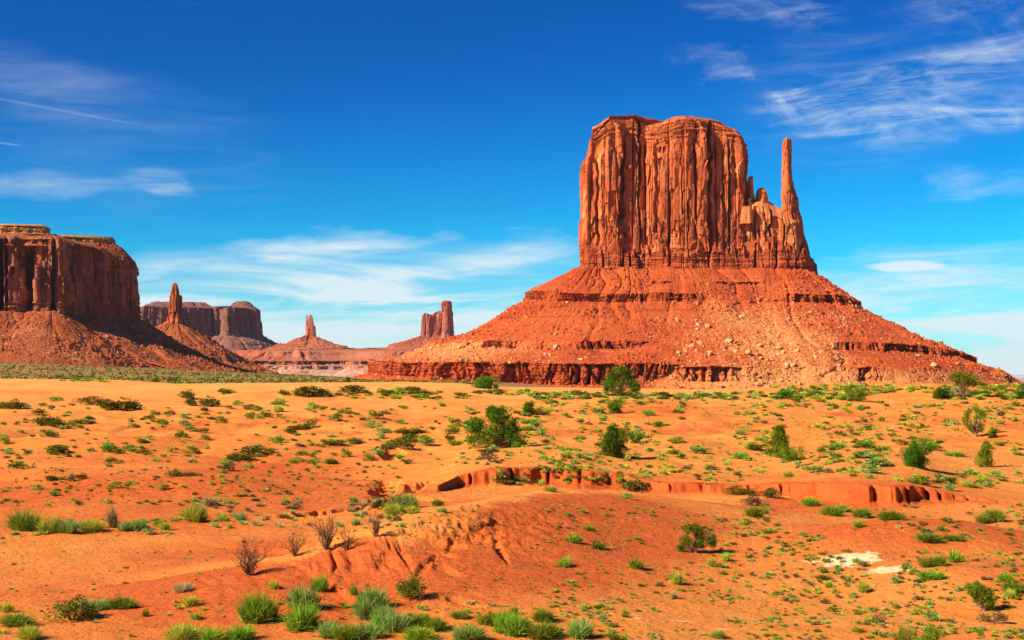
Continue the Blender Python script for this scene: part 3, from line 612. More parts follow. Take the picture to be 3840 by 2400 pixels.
# ---- big mesa on the left
ml = W(-100, HY, 1800); ml[2] = 15
ME = empty('mesa', ml); tag(ME, 'broad dark red mesa filling the left edge, its right wall in shade', 'mesa', kind='structure')
MP = [(-900, 1640), (-400, 1660), (-60, 1690), (60, 1700), (90, 1712), (160, 1704), (240, 1712), (255, 1730), (300, 1752), (360, 1772), (420, 1800), (478, 1815), (527, 1835), (524, 1900), (300, 2150), (-200, 2300), (-900, 2300)]
zM = lambda py, D=1720: Zp(py, D)
TLs = []
def rubL(G):
    x, y, z = G[..., 0], G[..., 1], G[..., 2]
    return np.clip(.25+.5*fbm(x/40, y/40, z/40, 3, 78), -.5, 1.0)
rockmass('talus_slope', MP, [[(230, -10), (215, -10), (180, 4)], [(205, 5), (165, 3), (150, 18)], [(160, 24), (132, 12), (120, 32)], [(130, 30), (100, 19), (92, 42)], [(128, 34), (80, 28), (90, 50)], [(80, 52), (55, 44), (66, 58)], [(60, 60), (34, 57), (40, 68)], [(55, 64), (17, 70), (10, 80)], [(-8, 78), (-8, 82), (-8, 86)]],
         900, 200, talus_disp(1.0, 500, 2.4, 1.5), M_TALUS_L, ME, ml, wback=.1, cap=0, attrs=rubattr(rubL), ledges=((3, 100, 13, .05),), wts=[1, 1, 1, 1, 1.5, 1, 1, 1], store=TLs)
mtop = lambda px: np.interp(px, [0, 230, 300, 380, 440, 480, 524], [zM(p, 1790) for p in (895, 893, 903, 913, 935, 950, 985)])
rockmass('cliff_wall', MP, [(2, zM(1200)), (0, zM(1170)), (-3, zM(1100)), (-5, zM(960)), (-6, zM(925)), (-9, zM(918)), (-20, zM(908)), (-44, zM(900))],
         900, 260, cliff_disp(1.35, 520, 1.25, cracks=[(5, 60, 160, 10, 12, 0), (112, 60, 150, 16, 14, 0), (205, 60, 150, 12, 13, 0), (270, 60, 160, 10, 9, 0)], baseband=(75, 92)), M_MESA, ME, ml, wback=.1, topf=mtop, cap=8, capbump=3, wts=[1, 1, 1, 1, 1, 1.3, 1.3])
rockmass('caprock', [(-800, 1760), (0, 1750), (120, 1755), (180, 1765), (184, 1800), (100, 1950), (-800, 2000)], [(3, zM(882, 1760)), (1, zM(868, 1760)), (0, zM(848, 1760)), (-4, zM(841, 1760))],
         500, 60, cliff_disp(1.1, 540, 1.2, baseband=(165, 220)), M_CAP, ME, ml, wback=.1, cap=5, capbump=.5)
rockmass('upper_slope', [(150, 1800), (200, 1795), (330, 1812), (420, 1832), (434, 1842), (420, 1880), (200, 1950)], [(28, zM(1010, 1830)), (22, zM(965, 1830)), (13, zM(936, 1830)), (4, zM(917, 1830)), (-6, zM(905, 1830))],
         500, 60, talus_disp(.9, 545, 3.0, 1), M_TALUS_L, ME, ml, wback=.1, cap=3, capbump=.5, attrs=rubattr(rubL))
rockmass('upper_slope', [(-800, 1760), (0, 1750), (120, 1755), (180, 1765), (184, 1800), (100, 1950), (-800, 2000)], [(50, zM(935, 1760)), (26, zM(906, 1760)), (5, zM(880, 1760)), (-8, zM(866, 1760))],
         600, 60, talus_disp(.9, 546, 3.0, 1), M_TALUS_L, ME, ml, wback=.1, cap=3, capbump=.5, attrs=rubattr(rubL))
rockmass('caprock', [(150, 1800), (200, 1795), (330, 1812), (420, 1832), (434, 1842), (420, 1880), (200, 1950)], [(1, zM(918, 1830)), (1, zM(907, 1830)), (0, zM(896, 1830)), (-3, zM(887, 1830))],
         400, 50, cliff_disp(1.1, 550, 1.2, baseband=(165, 220)), M_CAP, ME, ml, wback=.1, cap=5, capbump=.5)

# ---- slender spire behind it
sl_ = W(655, HY, 2400); sl_[2] = 0
SP = empty('rock_spire', sl_); tag(SP, 'slender sunlit rock spire on a dark cone beside the left mesa', 'rock spire', kind='structure')
rockmass('talus_slope', [(628, 2400), (640, 2385), (675, 2388), (683, 2410), (660, 2420)], [[(280, -8), (200, -8), (230, -5)], [(230, 5), (150, 12), (170, 12)], [(150, 40), (105, 30), (120, 32)], [(85, 52), (95, 41), (85, 50)], [(50, 72), (60, 62), (55, 68)], [(22, 88), (30, 80), (25, 84)], [(6, 97), (6, 95), (6, 94)], [(-8, 102), (-8, 99), (-8, 99)]],
         500, 150, talus_disp(1.6, 600, 1.7, 1.2), M_TALUS_L, SP, sl_, wback=.2, cap=0, attrs=rubattr(rubL), ledges=((2, 80, 14, .2),))
rockmass('spire_tower', [(636, 2398), (641, 2386), (668, 2386), (674, 2400), (655, 2412)], lv([(1245, 616, 690, -6), (1210, 626, 683, -4), (1190, 631, 681, -2), (1150, 632, 678, -1), (1110, 636, 673, 0), (1085, 643, 668, 1), (1067, 649, 663, 3), (1061, 653, 659, 6)], 2400, 637, 673),
         220, 200, cliff_disp(.8, 620, .75), M_CLIFF, SP, sl_, cap=2, capbump=0)
rockmass('side_pillar', [(671, 2402), (673, 2394), (682, 2394), (684, 2404), (678, 2412)], lv([(1240, 664, 694, -2), (1200, 670, 685, 0), (1130, 672, 683, 0), (1115, 673, 683, .5), (1107, 675, 681, 2)], 2400, 671, 684),
         90, 90, cliff_disp(.5, 630, .6), M_CLIFF, SP, sl_, cap=2, capbump=0)

# ---- far terraces
tl = W(1100, HY, 4600); tl[2] = 0
TE = empty('canyon_terraces', tl); tag(TE, 'long banded red and pink rock terraces with scrub on top, far behind the dune', 'terraces', kind='structure')
zt = lambda py, D=3700: Zp(py, D)
TP = [(300, 4600), (700, 3950), (960, 3800), (1100, 3780), (1300, 3850), (1450, 3800), (1640, 3800), (1900, 3950), (2300, 4300), (2300, 6500), (1200, 6400), (300, 6400)]
def rubT(G): return np.clip(sm(60, 20, G[..., 2])*.9+.4*fbm(G[..., 0]/120, G[..., 1]/120, 0, 3, 79), 0, 1.2)
rockmass('terraces', TP, [(330, -8), (250, zt(1419, 3450)), (200, zt(1400, 3500)), (190, zt(1392, 3500)), (150, zt(1385, 3550)), (144, zt(1372, 3550)), (110, zt(1366, 3600)), (106, zt(1352, 3600)), (50, zt(1347, 3650)), (20, zt(1333, 3700)), (8, zt(1317, 3700)), (-20, zt(1313, 3720)), (-500, zt(1303, 4200))],
         900, 240, talus_disp(2.2, 700, 4, .4, 1.3), M_PLAT, TE, tl, wback=.08, cap=4, capbump=4, attrs=lambda G: dict(rub=rubT(G), scrub=sm(80, 100, G[..., 2])*1.5), wts=[.6, .6, 1.5, .8, 2, .8, 2, .8, 1, 1.3, 1, .5])
rockmass('upper_rim', [(1360, 5100), (1500, 5000), (1760, 4950), (2100, 5100), (2100, 6000), (1360, 5900)], [(60, zt(1335, 4950)), (25, zt(1322, 4950)), (4, zt(1316, 4950)), (0, zt(1305, 4950)), (-40, zt(1302, 4950))],
         450, 60, talus_disp(2.6, 720, 4, .4, 1.3), M_PLAT, TE, tl, wback=.1, cap=4, capbump=1, attrs=rubattr(rubT), wts=[1, 1, 3, 1])

# ---- far dark mesa
fl = W(760, HY, 5300); fl[2] = 60
FM = empty('mesa', fl); tag(FM, 'distant purple-brown mesa with a domed cap behind the slender spire', 'mesa', kind='structure')
FP = [(500, 5100), (545, 5030), (700, 5120), (825, 5200), (835, 5140), (850, 5110), (900, 5150), (960, 5220), (982, 5270), (975, 5500), (700, 6000), (520, 6000)]
zf = lambda py, D=5150: Zp(py, D)
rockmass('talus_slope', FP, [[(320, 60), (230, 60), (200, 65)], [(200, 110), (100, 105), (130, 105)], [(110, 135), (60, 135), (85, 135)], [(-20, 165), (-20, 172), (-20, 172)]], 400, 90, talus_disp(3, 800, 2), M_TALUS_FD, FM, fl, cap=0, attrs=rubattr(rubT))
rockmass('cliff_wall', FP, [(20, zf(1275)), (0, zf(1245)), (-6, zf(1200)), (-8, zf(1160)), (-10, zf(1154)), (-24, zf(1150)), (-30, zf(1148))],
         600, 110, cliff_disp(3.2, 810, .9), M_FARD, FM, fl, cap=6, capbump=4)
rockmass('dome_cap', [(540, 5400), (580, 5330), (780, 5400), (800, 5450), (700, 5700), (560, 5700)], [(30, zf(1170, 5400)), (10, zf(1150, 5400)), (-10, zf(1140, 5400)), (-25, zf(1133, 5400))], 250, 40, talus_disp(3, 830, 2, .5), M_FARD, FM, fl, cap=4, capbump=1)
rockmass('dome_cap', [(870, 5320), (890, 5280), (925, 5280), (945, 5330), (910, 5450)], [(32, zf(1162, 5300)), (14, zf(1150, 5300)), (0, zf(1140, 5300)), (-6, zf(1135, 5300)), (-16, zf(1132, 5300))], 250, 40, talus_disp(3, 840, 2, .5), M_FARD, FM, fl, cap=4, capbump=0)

# ---- throne shaped butte
kl = W(1165, HY, 5000); kl[2] = 100
KB = empty('butte', kl); tag(KB, 'small distant red butte with jagged twin fingers on a wide cone', 'butte', kind='structure')
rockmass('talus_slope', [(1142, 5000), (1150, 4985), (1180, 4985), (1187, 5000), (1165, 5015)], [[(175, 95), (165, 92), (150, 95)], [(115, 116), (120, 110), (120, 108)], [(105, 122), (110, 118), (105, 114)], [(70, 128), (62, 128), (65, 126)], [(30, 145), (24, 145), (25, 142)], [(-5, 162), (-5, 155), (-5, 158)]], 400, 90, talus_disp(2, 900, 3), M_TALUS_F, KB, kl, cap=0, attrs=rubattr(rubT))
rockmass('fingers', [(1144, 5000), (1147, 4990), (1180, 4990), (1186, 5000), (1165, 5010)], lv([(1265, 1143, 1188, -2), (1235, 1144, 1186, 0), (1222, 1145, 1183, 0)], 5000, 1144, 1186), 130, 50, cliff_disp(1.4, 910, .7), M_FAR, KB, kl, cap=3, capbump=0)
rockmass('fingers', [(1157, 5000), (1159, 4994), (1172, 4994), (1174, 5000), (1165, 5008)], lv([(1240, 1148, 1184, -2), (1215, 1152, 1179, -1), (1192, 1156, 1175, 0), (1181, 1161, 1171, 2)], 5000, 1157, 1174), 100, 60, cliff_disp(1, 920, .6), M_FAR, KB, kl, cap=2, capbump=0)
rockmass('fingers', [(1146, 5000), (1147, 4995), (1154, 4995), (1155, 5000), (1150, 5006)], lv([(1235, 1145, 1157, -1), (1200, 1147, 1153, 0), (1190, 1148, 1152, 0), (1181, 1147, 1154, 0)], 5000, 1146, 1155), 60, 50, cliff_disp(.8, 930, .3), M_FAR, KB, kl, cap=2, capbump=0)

# ---- castle shaped butte
cl_ = W(1640, HY, 4700); cl_[2] = 90
CB = empty('butte', cl_); tag(CB, 'distant pink butte with a square tower beside the big butte', 'butte', kind='structure')
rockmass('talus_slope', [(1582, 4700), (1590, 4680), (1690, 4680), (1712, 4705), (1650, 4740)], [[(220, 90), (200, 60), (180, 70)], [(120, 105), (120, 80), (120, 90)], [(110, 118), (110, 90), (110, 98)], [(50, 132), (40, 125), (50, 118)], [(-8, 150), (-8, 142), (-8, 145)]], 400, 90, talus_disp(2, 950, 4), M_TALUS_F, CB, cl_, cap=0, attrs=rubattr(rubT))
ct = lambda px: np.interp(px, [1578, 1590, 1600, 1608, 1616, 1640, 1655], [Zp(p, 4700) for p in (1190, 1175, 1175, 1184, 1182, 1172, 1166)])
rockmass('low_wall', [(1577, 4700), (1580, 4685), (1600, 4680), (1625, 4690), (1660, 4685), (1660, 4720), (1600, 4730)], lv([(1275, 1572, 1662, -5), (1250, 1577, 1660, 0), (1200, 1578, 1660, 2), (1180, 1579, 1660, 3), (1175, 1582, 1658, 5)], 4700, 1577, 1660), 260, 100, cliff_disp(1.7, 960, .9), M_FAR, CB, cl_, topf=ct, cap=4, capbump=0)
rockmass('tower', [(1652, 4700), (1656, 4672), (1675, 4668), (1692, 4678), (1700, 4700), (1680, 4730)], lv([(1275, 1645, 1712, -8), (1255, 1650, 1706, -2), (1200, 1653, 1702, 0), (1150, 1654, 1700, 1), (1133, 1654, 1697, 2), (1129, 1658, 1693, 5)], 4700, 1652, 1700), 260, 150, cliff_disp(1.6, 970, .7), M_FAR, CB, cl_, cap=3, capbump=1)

# ---- pale plateau on the far right horizon
pl_ = W(3900, HY, 16000); pl_[2] = -9
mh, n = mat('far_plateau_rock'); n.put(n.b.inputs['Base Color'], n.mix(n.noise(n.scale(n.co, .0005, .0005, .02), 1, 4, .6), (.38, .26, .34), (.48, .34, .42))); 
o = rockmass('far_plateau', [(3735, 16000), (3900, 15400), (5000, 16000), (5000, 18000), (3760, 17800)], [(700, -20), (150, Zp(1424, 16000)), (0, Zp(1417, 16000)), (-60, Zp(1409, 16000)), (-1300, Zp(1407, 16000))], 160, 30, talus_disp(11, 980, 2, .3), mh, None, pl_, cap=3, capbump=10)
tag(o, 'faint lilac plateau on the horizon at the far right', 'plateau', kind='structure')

# ------------------------------------------------------------------ plants
rng = np.random.default_rng(7)
def unit(n): v = rng.normal(size=(n, 3)); return v/np.linalg.norm(v, axis=1)[:, None]
def tris(C, D_, W_, tone):
    """n triangles: base centre C, direction*length D_, half width vectors W_"""
    V = np.stack([C-W_, C+W_, C+D_], 1).reshape(-1, 3); return V, np.arange(len(V)).reshape(-1, 3), np.repeat(tone, 3)
def join(parts):
    Vs, Ts, As, o = [], [], [], 0
    for V, T_, a in parts: Vs.append(V); Ts.append(T_+o); As.append(a); o += len(V)
    return np.vstack(Vs), np.vstack(Ts), np.concatenate(As)
def blade_bush(n, wd=.012, ln=.5, spread=1.0):
    """unit bush, 1 wide and 1 high, made of long narrow blades"""
    a = rng.uniform(0, 2*np.pi, n); r = .26*np.sqrt(rng.uniform(0, 1, n)); C = np.stack([r*np.cos(a), r*np.sin(a), rng.uniform(0, .35, n)*(1-r*2)], 1)
    # a few sub-clumps make an uneven outline
    k_ = 9; ca = rng.uniform(0, 2*np.pi, k_); cr = rng.uniform(.02, .27, k_); ch = rng.uniform(.55, 1.05, k_); ci = rng.integers(0, k_, n)
    C[:, 0] = C[:, 0]*.55+cr[ci]*np.cos(ca[ci]); C[:, 1] = C[:, 1]*.55+cr[ci]*np.sin(ca[ci])
    tilt = np.abs(rng.normal(0, .85, n))*spread; b = rng.uniform(0, 2*np.pi, n)
    d = np.stack([np.sin(tilt)*np.cos(b)+C[:, 0]*1.5, np.sin(tilt)*np.sin(b)+C[:, 1]*1.5, np.cos(tilt)], 1); d /= np.linalg.norm(d, axis=1)[:, None]
    L = rng.uniform(.25, .62, n)*ch[ci]
    Wv = np.cross(d, unit(n)); Wv = Wv/np.linalg.norm(Wv, axis=1)[:, None]*wd*rng.uniform(.6, 1.5, n)[:, None]
    return tris(C, d*L[:, None], Wv, np.clip(rng.normal(.45, .22, n)+.25*(C[:, 2] > .2), 0, 1))
def leaf_dome(n, size=.05, lob=12):
    ci = rng.integers(0, lob, n); a = rng.uniform(0, 2*np.pi, lob); r = .33*np.sqrt(rng.uniform(0, 1, lob)); hz_ = rng.uniform(.28, .72, lob)*(1-.6*(r/.33)**2)
    cc = np.stack([r*np.cos(a), r*np.sin(a), hz_], 1); rad = rng.uniform(.11, .22, lob)
    u = unit(n); C = cc[ci]+u*(rad[ci]*rng.uniform(.55, 1.08, n))[:, None]*[1, 1, 1.25]; C[:, 2] = np.abs(C[:, 2])
    d = u*.6+unit(n)*.7; d[:, 2] += .4; d /= np.linalg.norm(d, axis=1)[:, None]
    Wv = np.cross(d, unit(n)); Wv = Wv/np.linalg.norm(Wv, axis=1)[:, None]*(size*.42*rng.uniform(.6, 1.4, n))[:, None]
    tn = np.clip(.45+.28*rng.normal(size=lob)[ci]+.18*rng.normal(size=n), 0, 1)
    return tris(C, d*(size*rng.uniform(.8, 1.6, n))[:, None], Wv, tn)
def tube(pts, rad, k_=5):
    pts = np.asarray(pts, float); n = len(pts); V = []
    d = np.gradient(pts, axis=0); d /= np.linalg.norm(d, axis=1)[:, None]+1e-9
    up = np.array([.31, .17, .93]); 
    a = np.cross(d, np.where(np.abs(d@up)[:, None] > .95, [[1., 0, 0]], up[None])); a /= np.linalg.norm(a, axis=1)[:, None]+1e-9; b = np.cross(d, a)
    th = np.arange(k_)*2*np.pi/k_
    V = pts[:, None]+np.asarray(rad)[:, None, None]*(np.cos(th)[None, :, None]*a[:, None]+np.sin(th)[None, :, None]*b[:, None])
    i = np.arange(n-1)[:, None]*k_; j = np.arange(k_)[None]; j2 = (j+1) % k_
    T1 = np.stack([i+j, i+j2, i+k_+j2], -1).reshape(-1, 3); T2 = np.stack([i+j, i+k_+j2, i+k_+j], -1).reshape(-1, 3)
    return V.reshape(-1, 3), np.vstack([T1, T2]), np.zeros(n*k_)
def stems(n=16, h=.55, r=.012):
    ps = []
    for q in range(n):
        a = rng.uniform(0, 2*np.pi); l = rng.uniform(.15, .42); P = [(0, 0, -.05)]
        for s_ in (.35, .7, 1): P.append((l*s_*math.cos(a)+rng.normal()*.02, l*s_*math.sin(a)+rng.normal()*.02, h*s_**.8*rng.uniform(.85, 1.1)))
        ps.append(tube(P, [r, r*.8, r*.55, r*.3], 4))
    return join(ps)
PROTO = {}
def proto(kind, c, big, var):
    k_ = (kind, c, big, var)
    if k_ in PROTO: return PROTO[k_]
    if kind == 'b': g_ = blade_bush(1300 if big == 2 else 420 if big == 1 else 110, .011 if big == 2 else .018 if big == 1 else .04)
    else: g_ = leaf_dome(1500 if big == 2 else 480 if big == 1 else 110, .048 if big == 2 else .085 if big == 1 else .19, 16 if big == 2 else 11)
    V_ = g_[0]; w_ = 2*np.percentile(np.hypot(V_[:, 0], V_[:, 1]), 93); h_ = np.percentile(V_[:, 2], 97)
    g_ = (V_/[w_, w_, h_], g_[1], g_[2])
    PROTO[k_] = g_; return g_
MESH = {}
def pmesh(name, key, geo, mat_):
    if key in MESH: return MESH[key]
    o = mesh_np(name, geo[0], None, geo[1], mat_, False, dict(tone=geo[2])); MESH[key] = o.data; bpy.data.objects.remove(o); return MESH[key]
def inst(name, me, loc=(0, 0, 0), parent=None):
    o = bpy.data.objects.new(name, me); COL.objects.link(o); o.location = loc
    if parent: o.parent = parent
    return o

# --- labels that single each one out, by the landmarks around it
LM = [(1860, 1640, 'two-lobed large juniper'), (2308, 1670, 'round bank-top juniper'), (2921, 1680, 'pointed conical juniper'), (3433, 1720, 'emerald green juniper'),
      (2610, 2030, 'open-branched juniper'), (3680, 2250, 'leaning hummock juniper'), (3655, 1600, 'scraggly juniper'), (3693, 1710, 'yellow-green juniper'), (3611, 1480, 'umbrella-crowned juniper'),
      (2327, 1460, 'dark dune-edge juniper'), (1818, 1440, 'low wide dune juniper'), (1975, 1540, 'small upright juniper'), (2305, 1530, 'small round juniper'), (3196, 1490, 'bushy crest juniper'), (2940, 1480, 'emerald bush on the crest'),
      (945, 2120, 'largest leafless bush'), (1225, 2030, 'tall leafless bush'), (1410, 1980, 'rightmost leafless bush'), (3190, 2140, 'white rock patches'), (1700, 2090, 'dark mound gullies'),
      (1640, 1850, 'left bank end'), (2600, 1830, 'middle of the cut bank'), (3350, 1870, 'tallest bank section'), (740, 1940, 'yellow bush by the wash'), (160, 1980, 'thicket left of the wash'),
      (1165, 1475, 'large dark dune bush'), (343, 1505, 'flat dark dune bush'), (430, 1530, 'sprawling olive bush pair'), (270, 2310, 'big lower-left olive bush'), (1000, 2310, 'big grassy bush trio'), (1430, 2330, 'long grassy clump'), (1900, 2360, 'bottom-centre green bush'),
      (3303, 2320, 'grey dead bush'), (1500, 1670, 'spreading bush cluster'), (175, 1590, 'dark olive mound bush'), (360, 1690, 'broad hummock bush'), (2790, 2020, 'plain lower slope'), (3560, 2080, 'green hummock patch'), (2200, 2000, 'bright flank tufts'), (600, 2150, 'bare clay pan')]
ORD = ['nearest', 'second nearest', 'third nearest', 'fourth nearest', 'fifth nearest', 'sixth nearest', 'seventh nearest', 'eighth nearest', 'ninth nearest', 'tenth nearest', 'eleventh nearest', 'twelfth nearest'] + ['%dth nearest' % i for i in range(13, 60)]
def autolabel(items, lms, noun):
    """items: (obj, px, py, adjective)"""
    groups = {}
    for o, px, py, adj in items:
        best = min(lms, key=lambda l: math.hypot(px-l[0], (py-l[1])*2.2)); ddx_, ddy_ = px-best[0], (py-best[1])*2.2
        rel = ('right of' if ddx_ > 0 else 'left of') if abs(ddx_) > abs(ddy_) else ('below' if ddy_ > 0 else 'above')
        groups.setdefault((adj, rel, best[2]), []).append((math.hypot(ddx_, ddy_), o))
    for (adj, rel, nm), L in groups.items():
        L.sort(key=lambda q: q[0])
        for i, (_, o) in enumerate(L): o['label'] = f'{adj} {noun} {rel} the {nm}' + ('' if len(L) == 1 else f', {ORD[i]}')
SHR = []        # (px, base, top, w, colour, kind)
def S(*a): SHR.append(a)
for row in """960 2345 2238 105 b b;1003 2342 2262 95 b b;1123 2368 2285 145 b b;1130 2297 2215 120 s b;1194 2223 2168 68 b b;677 2408 2350 125 y b;790 2412 2365 102 b b;900 2408 2357 104 b b;270 2335 2263 160 o l;360 2292 2252 98 s b;455 2289 2243 98 g b;60 2349 2313 137 g b;115 2405 2355 105 y b;713 2279 2240 56 y b;1028 2214 2180 40 y b;688 2224 2193 75 p b;732 2327 2303 46 b b;543 2315 2290 32 g b;20 2300 2265 60 y b
95 1997 1930 118 g b;187 2007 1950 75 y b;250 2006 1958 80 s b;340 1997 1955 105 y b;740 1964 1902 80 y b;700 1950 1912 50 y b;842 1959 1928 42 y b;520 1994 1955 80 s b;785 1900 1865 55 p b;593 1980 1952 30 b l;470 1995 1960 50 s b;425 1988 1915 46 r b;620 1990 1960 40 y b;862 1985 1962 26 y b
1512 1917 1858 100 s b;1490 1935 1896 90 y b;1550 1930 1900 50 y b;1647 1900 1873 48 g b;1660 1923 1905 40 s b;1540 2256 2185 100 g l;1325 2235 2200 34 b b;1395 2300 2224 100 s b;1375 2325 2255 90 s b;1450 2350 2282 95 s b;1480 2380 2310 100 s b;1430 2375 2315 70 b b;1570 2350 2312 110 g b;1640 2370 2325 75 g b;1230 2402 2345 90 s b;1290 2408 2352 80 b b;1375 2400 2345 120 s b;1580 2412 2362 110 b b;1770 2412 2352 130 s b;1835 2350 2303 80 g b;1890 2345 2300 70 b b;1890 2385 2320 90 b b;1950 2392 2315 100 b b;2050 2398 2342 112 g b;2165 2400 2335 95 s b;2038 2335 2293 80 g b;1720 2325 2297 68 g b;1925 2307 2280 40 g b;2125 2130 2095 58 b b;2150 2040 2008 55 b b;2210 1992 1973 45 b b;2250 2064 2037 62 g b;2383 2137 2100 62 g b;2388 1844 1803 88 o b;2351 1876 1850 36 s l;2060 1845 1820 44 y b;2028 1824 1799 22 y b;2123 1695 1673 42 b b;2700 2400 2368 60 s b;2300 2405 2375 50 g b
2825 1943 1907 68 g b;2867 1930 1900 32 y b;2820 1900 1868 60 r l;2870 1912 1888 40 r l;3041 1900 1871 74 b b;3125 1938 1902 80 g b;3158 1922 1895 56 b b;3230 1943 1912 80 g b;3350 1955 1921 90 g b;3225 1979 1957 48 b b;3735 1960 1918 80 g b;3690 1965 1935 60 g b;3477 2032 2003 92 g b;3582 2027 2008 70 g b;3480 2130 2095 75 g b;3530 2125 2088 60 g b;3580 2112 2070 60 b b;3490 2178 2145 75 b b;3530 2172 2148 40 b b;2538 2197 2152 52 y b;2525 2250 2222 32 p b;2668 2128 2096 42 y b;2722 2107 2078 40 y b;3240 2224 2187 50 y b;3112 2205 2183 30 b b;3066 2227 2203 28 y b;3130 2230 2207 28 y b;3090 2175 2157 60 o b;3690 2335 2308 50 r l;3745 2345 2305 56 r l;3492 2332 2298 60 s l;3800 2225 2188 80 g b;3785 2250 2215 45 y b;3830 2215 2190 40 g b;3780 2190 2158 60 b b;3355 2190 2168 35 s l;3200 2245 2225 30 s l
2772 1726 1692 52 b b;2610 1702 1673 72 s l;2545 1665 1640 46 g b;3140 1684 1660 76 b b;3240 1682 1656 60 g b;3305 1699 1674 62 g b;3240 1722 1696 84 s b;3290 1750 1716 86 s b;3262 1777 1745 72 s l;3257 1795 1775 35 s l;3440 1800 1775 45 y b;3455 1822 1788 76 g b;3055 1775 1748 56 s b;2953 1792 1764 38 y b;2755 1857 1823 70 o b;2820 1864 1835 42 o b;2885 1872 1832 72 o b;3575 1714 1690 62 b b;3502 1690 1668 48 g b;3635 1780 1757 46 s b;3736 1792 1767 44 s l;3645 1830 1808 64 y b;3702 1830 1805 46 s l;3530 1812 1782 46 s b;3560 1842 1812 38 s b;3120 1720 1694 54 s b;3105 1776 1757 30 r l;2840 1690 1665 70 o b;2805 1688 1665 36 y b;3380 1670 1648 40 g b;3465 1665 1643 70 g b;3080 1700 1675 30 g b;2440 1700 1680 30 s l
50 1539 1502 70 o l;85 1535 1510 40 s l;12 1536 1508 40 g l;145 1558 1533 44 g l;175 1600 1560 90 o b;215 1610 1570 50 o b;170 1640 1612 46 g l;195 1640 1612 36 s l;343 1519 1488 98 o b;410 1545 1503 60 o b;460 1545 1498 70 o b;500 1542 1505 60 o b;703 1500 1465 56 o b;715 1527 1495 44 o b;785 1530 1490 64 o b;845 1476 1457 60 g b;1165 1495 1450 90 o b;1130 1488 1455 60 g b;1205 1492 1460 60 o b;1065 1484 1462 38 g b;1035 1520 1498 45 y b;1045 1548 1518 40 y b;940 1574 1547 46 g l;995 1566 1545 46 g l;894 1522 1503 34 b l;940 1537 1517 46 g l;1210 1487 1462 60 s b;210 1505 1488 40 b l;163 1524 1510 30 g l;195 1540 1518 26 r l;1050 1510 1490 36 y b;560 1575 1555 36 g l;600 1590 1572 50 b l;615 1597 1575 30 b l;300 1590 1572 60 g l;335 1575 1560 34 o l
1327 1475 1445 84 o b;1540 1477 1450 60 o b;1490 1474 1446 40 y b;1590 1484 1462 60 o b;1486 1499 1476 50 y b;1440 1480 1458 60 g b;1297 1552 1530 50 g l;1406 1570 1541 52 g l;1265 1584 1552 50 s l;1401 1608 1580 50 s l;1510 1630 1608 60 o b;1560 1638 1615 60 o b;1440 1625 1605 50 s l;1425 1650 1620 36 s l;1475 1680 1648 60 g l;1520 1690 1650 56 o l;1540 1660 1632 60 g l;1450 1695 1665 40 o b;1240 1672 1650 60 g l;1330 1665 1645 50 g l;1270 1668 1648 46 g l;1295 1719 1684 36 g l;1607 1678 1643 50 s l;1696 1629 1605 42 g l;1685 1653 1630 36 o l;1710 1669 1648 60 y b;1760 1660 1642 40 y b;1992 1589 1566 46 b b;2000 1605 1580 42 s l;1960 1616 1600 42 b l;2031 1640 1606 34 s l;2051 1558 1540 32 b l;2385 1650 1612 60 s l;2432 1560 1536 45 b b;1381 1732 1705 36 g l;1238 1743 1722 46 g l;1410 1707 1683 40 s l;1830 1700 1683 70 o l;1835 1738 1690 50 r l;1690 1590 1560 24 y b;1500 1590 1575 30 b l;1590 1650 1632 36 g l
580 1560 1540 34 g l;690 1570 1552 30 s l;640 1560 1540 30 r l;500 1605 1588 40 g l;490 1585 1570 24 s l;412 1700 1665 45 g l;410 1685 1655 34 s l;418 1742 1715 42 g b;475 1690 1672 36 g l;530 1665 1647 30 g l;545 1705 1685 34 g l;225 1703 1670 84 o b;65 1760 1732 60 g l;15 1669 1642 32 g l;30 1705 1685 34 s l;140 1840 1818 40 s l;200 1862 1840 34 s l;185 1805 1785 44 o l;270 1808 1778 30 r l;305 1800 1775 34 o l;436 1835 1808 46 g l;615 1840 1815 42 y l;530 1665 1650 30 g l;725 1705 1680 40 g l;660 1790 1765 60 o b;710 1787 1770 40 o b;855 1770 1735 36 o l;930 1757 1738 34 s l;900 1730 1700 80 o b;960 1710 1675 90 o b;850 1745 1720 36 s l;1010 1700 1680 30 g b;1120 1735 1712 40 s l;1240 1742 1722 42 g l;1168 1740 1724 34 g l;1130 1712 1692 30 g l;680 1650 1615 42 g l;715 1620 1598 36 s l;760 1625 1605 36 g l;770 1650 1632 40 g l;690 1600 1575 34 s l;830 1590 1562 40 g l;1115 1612 1592 70 o b;1090 1630 1605 46 o b;1040 1662 1635 52 b l;1170 1610 1580 44 g l""".replace('\n', ';').split(';'):
    a = row.split(); S(float(a[0]), float(a[1]), float(a[2]), float(a[3]), a[4], a[5])
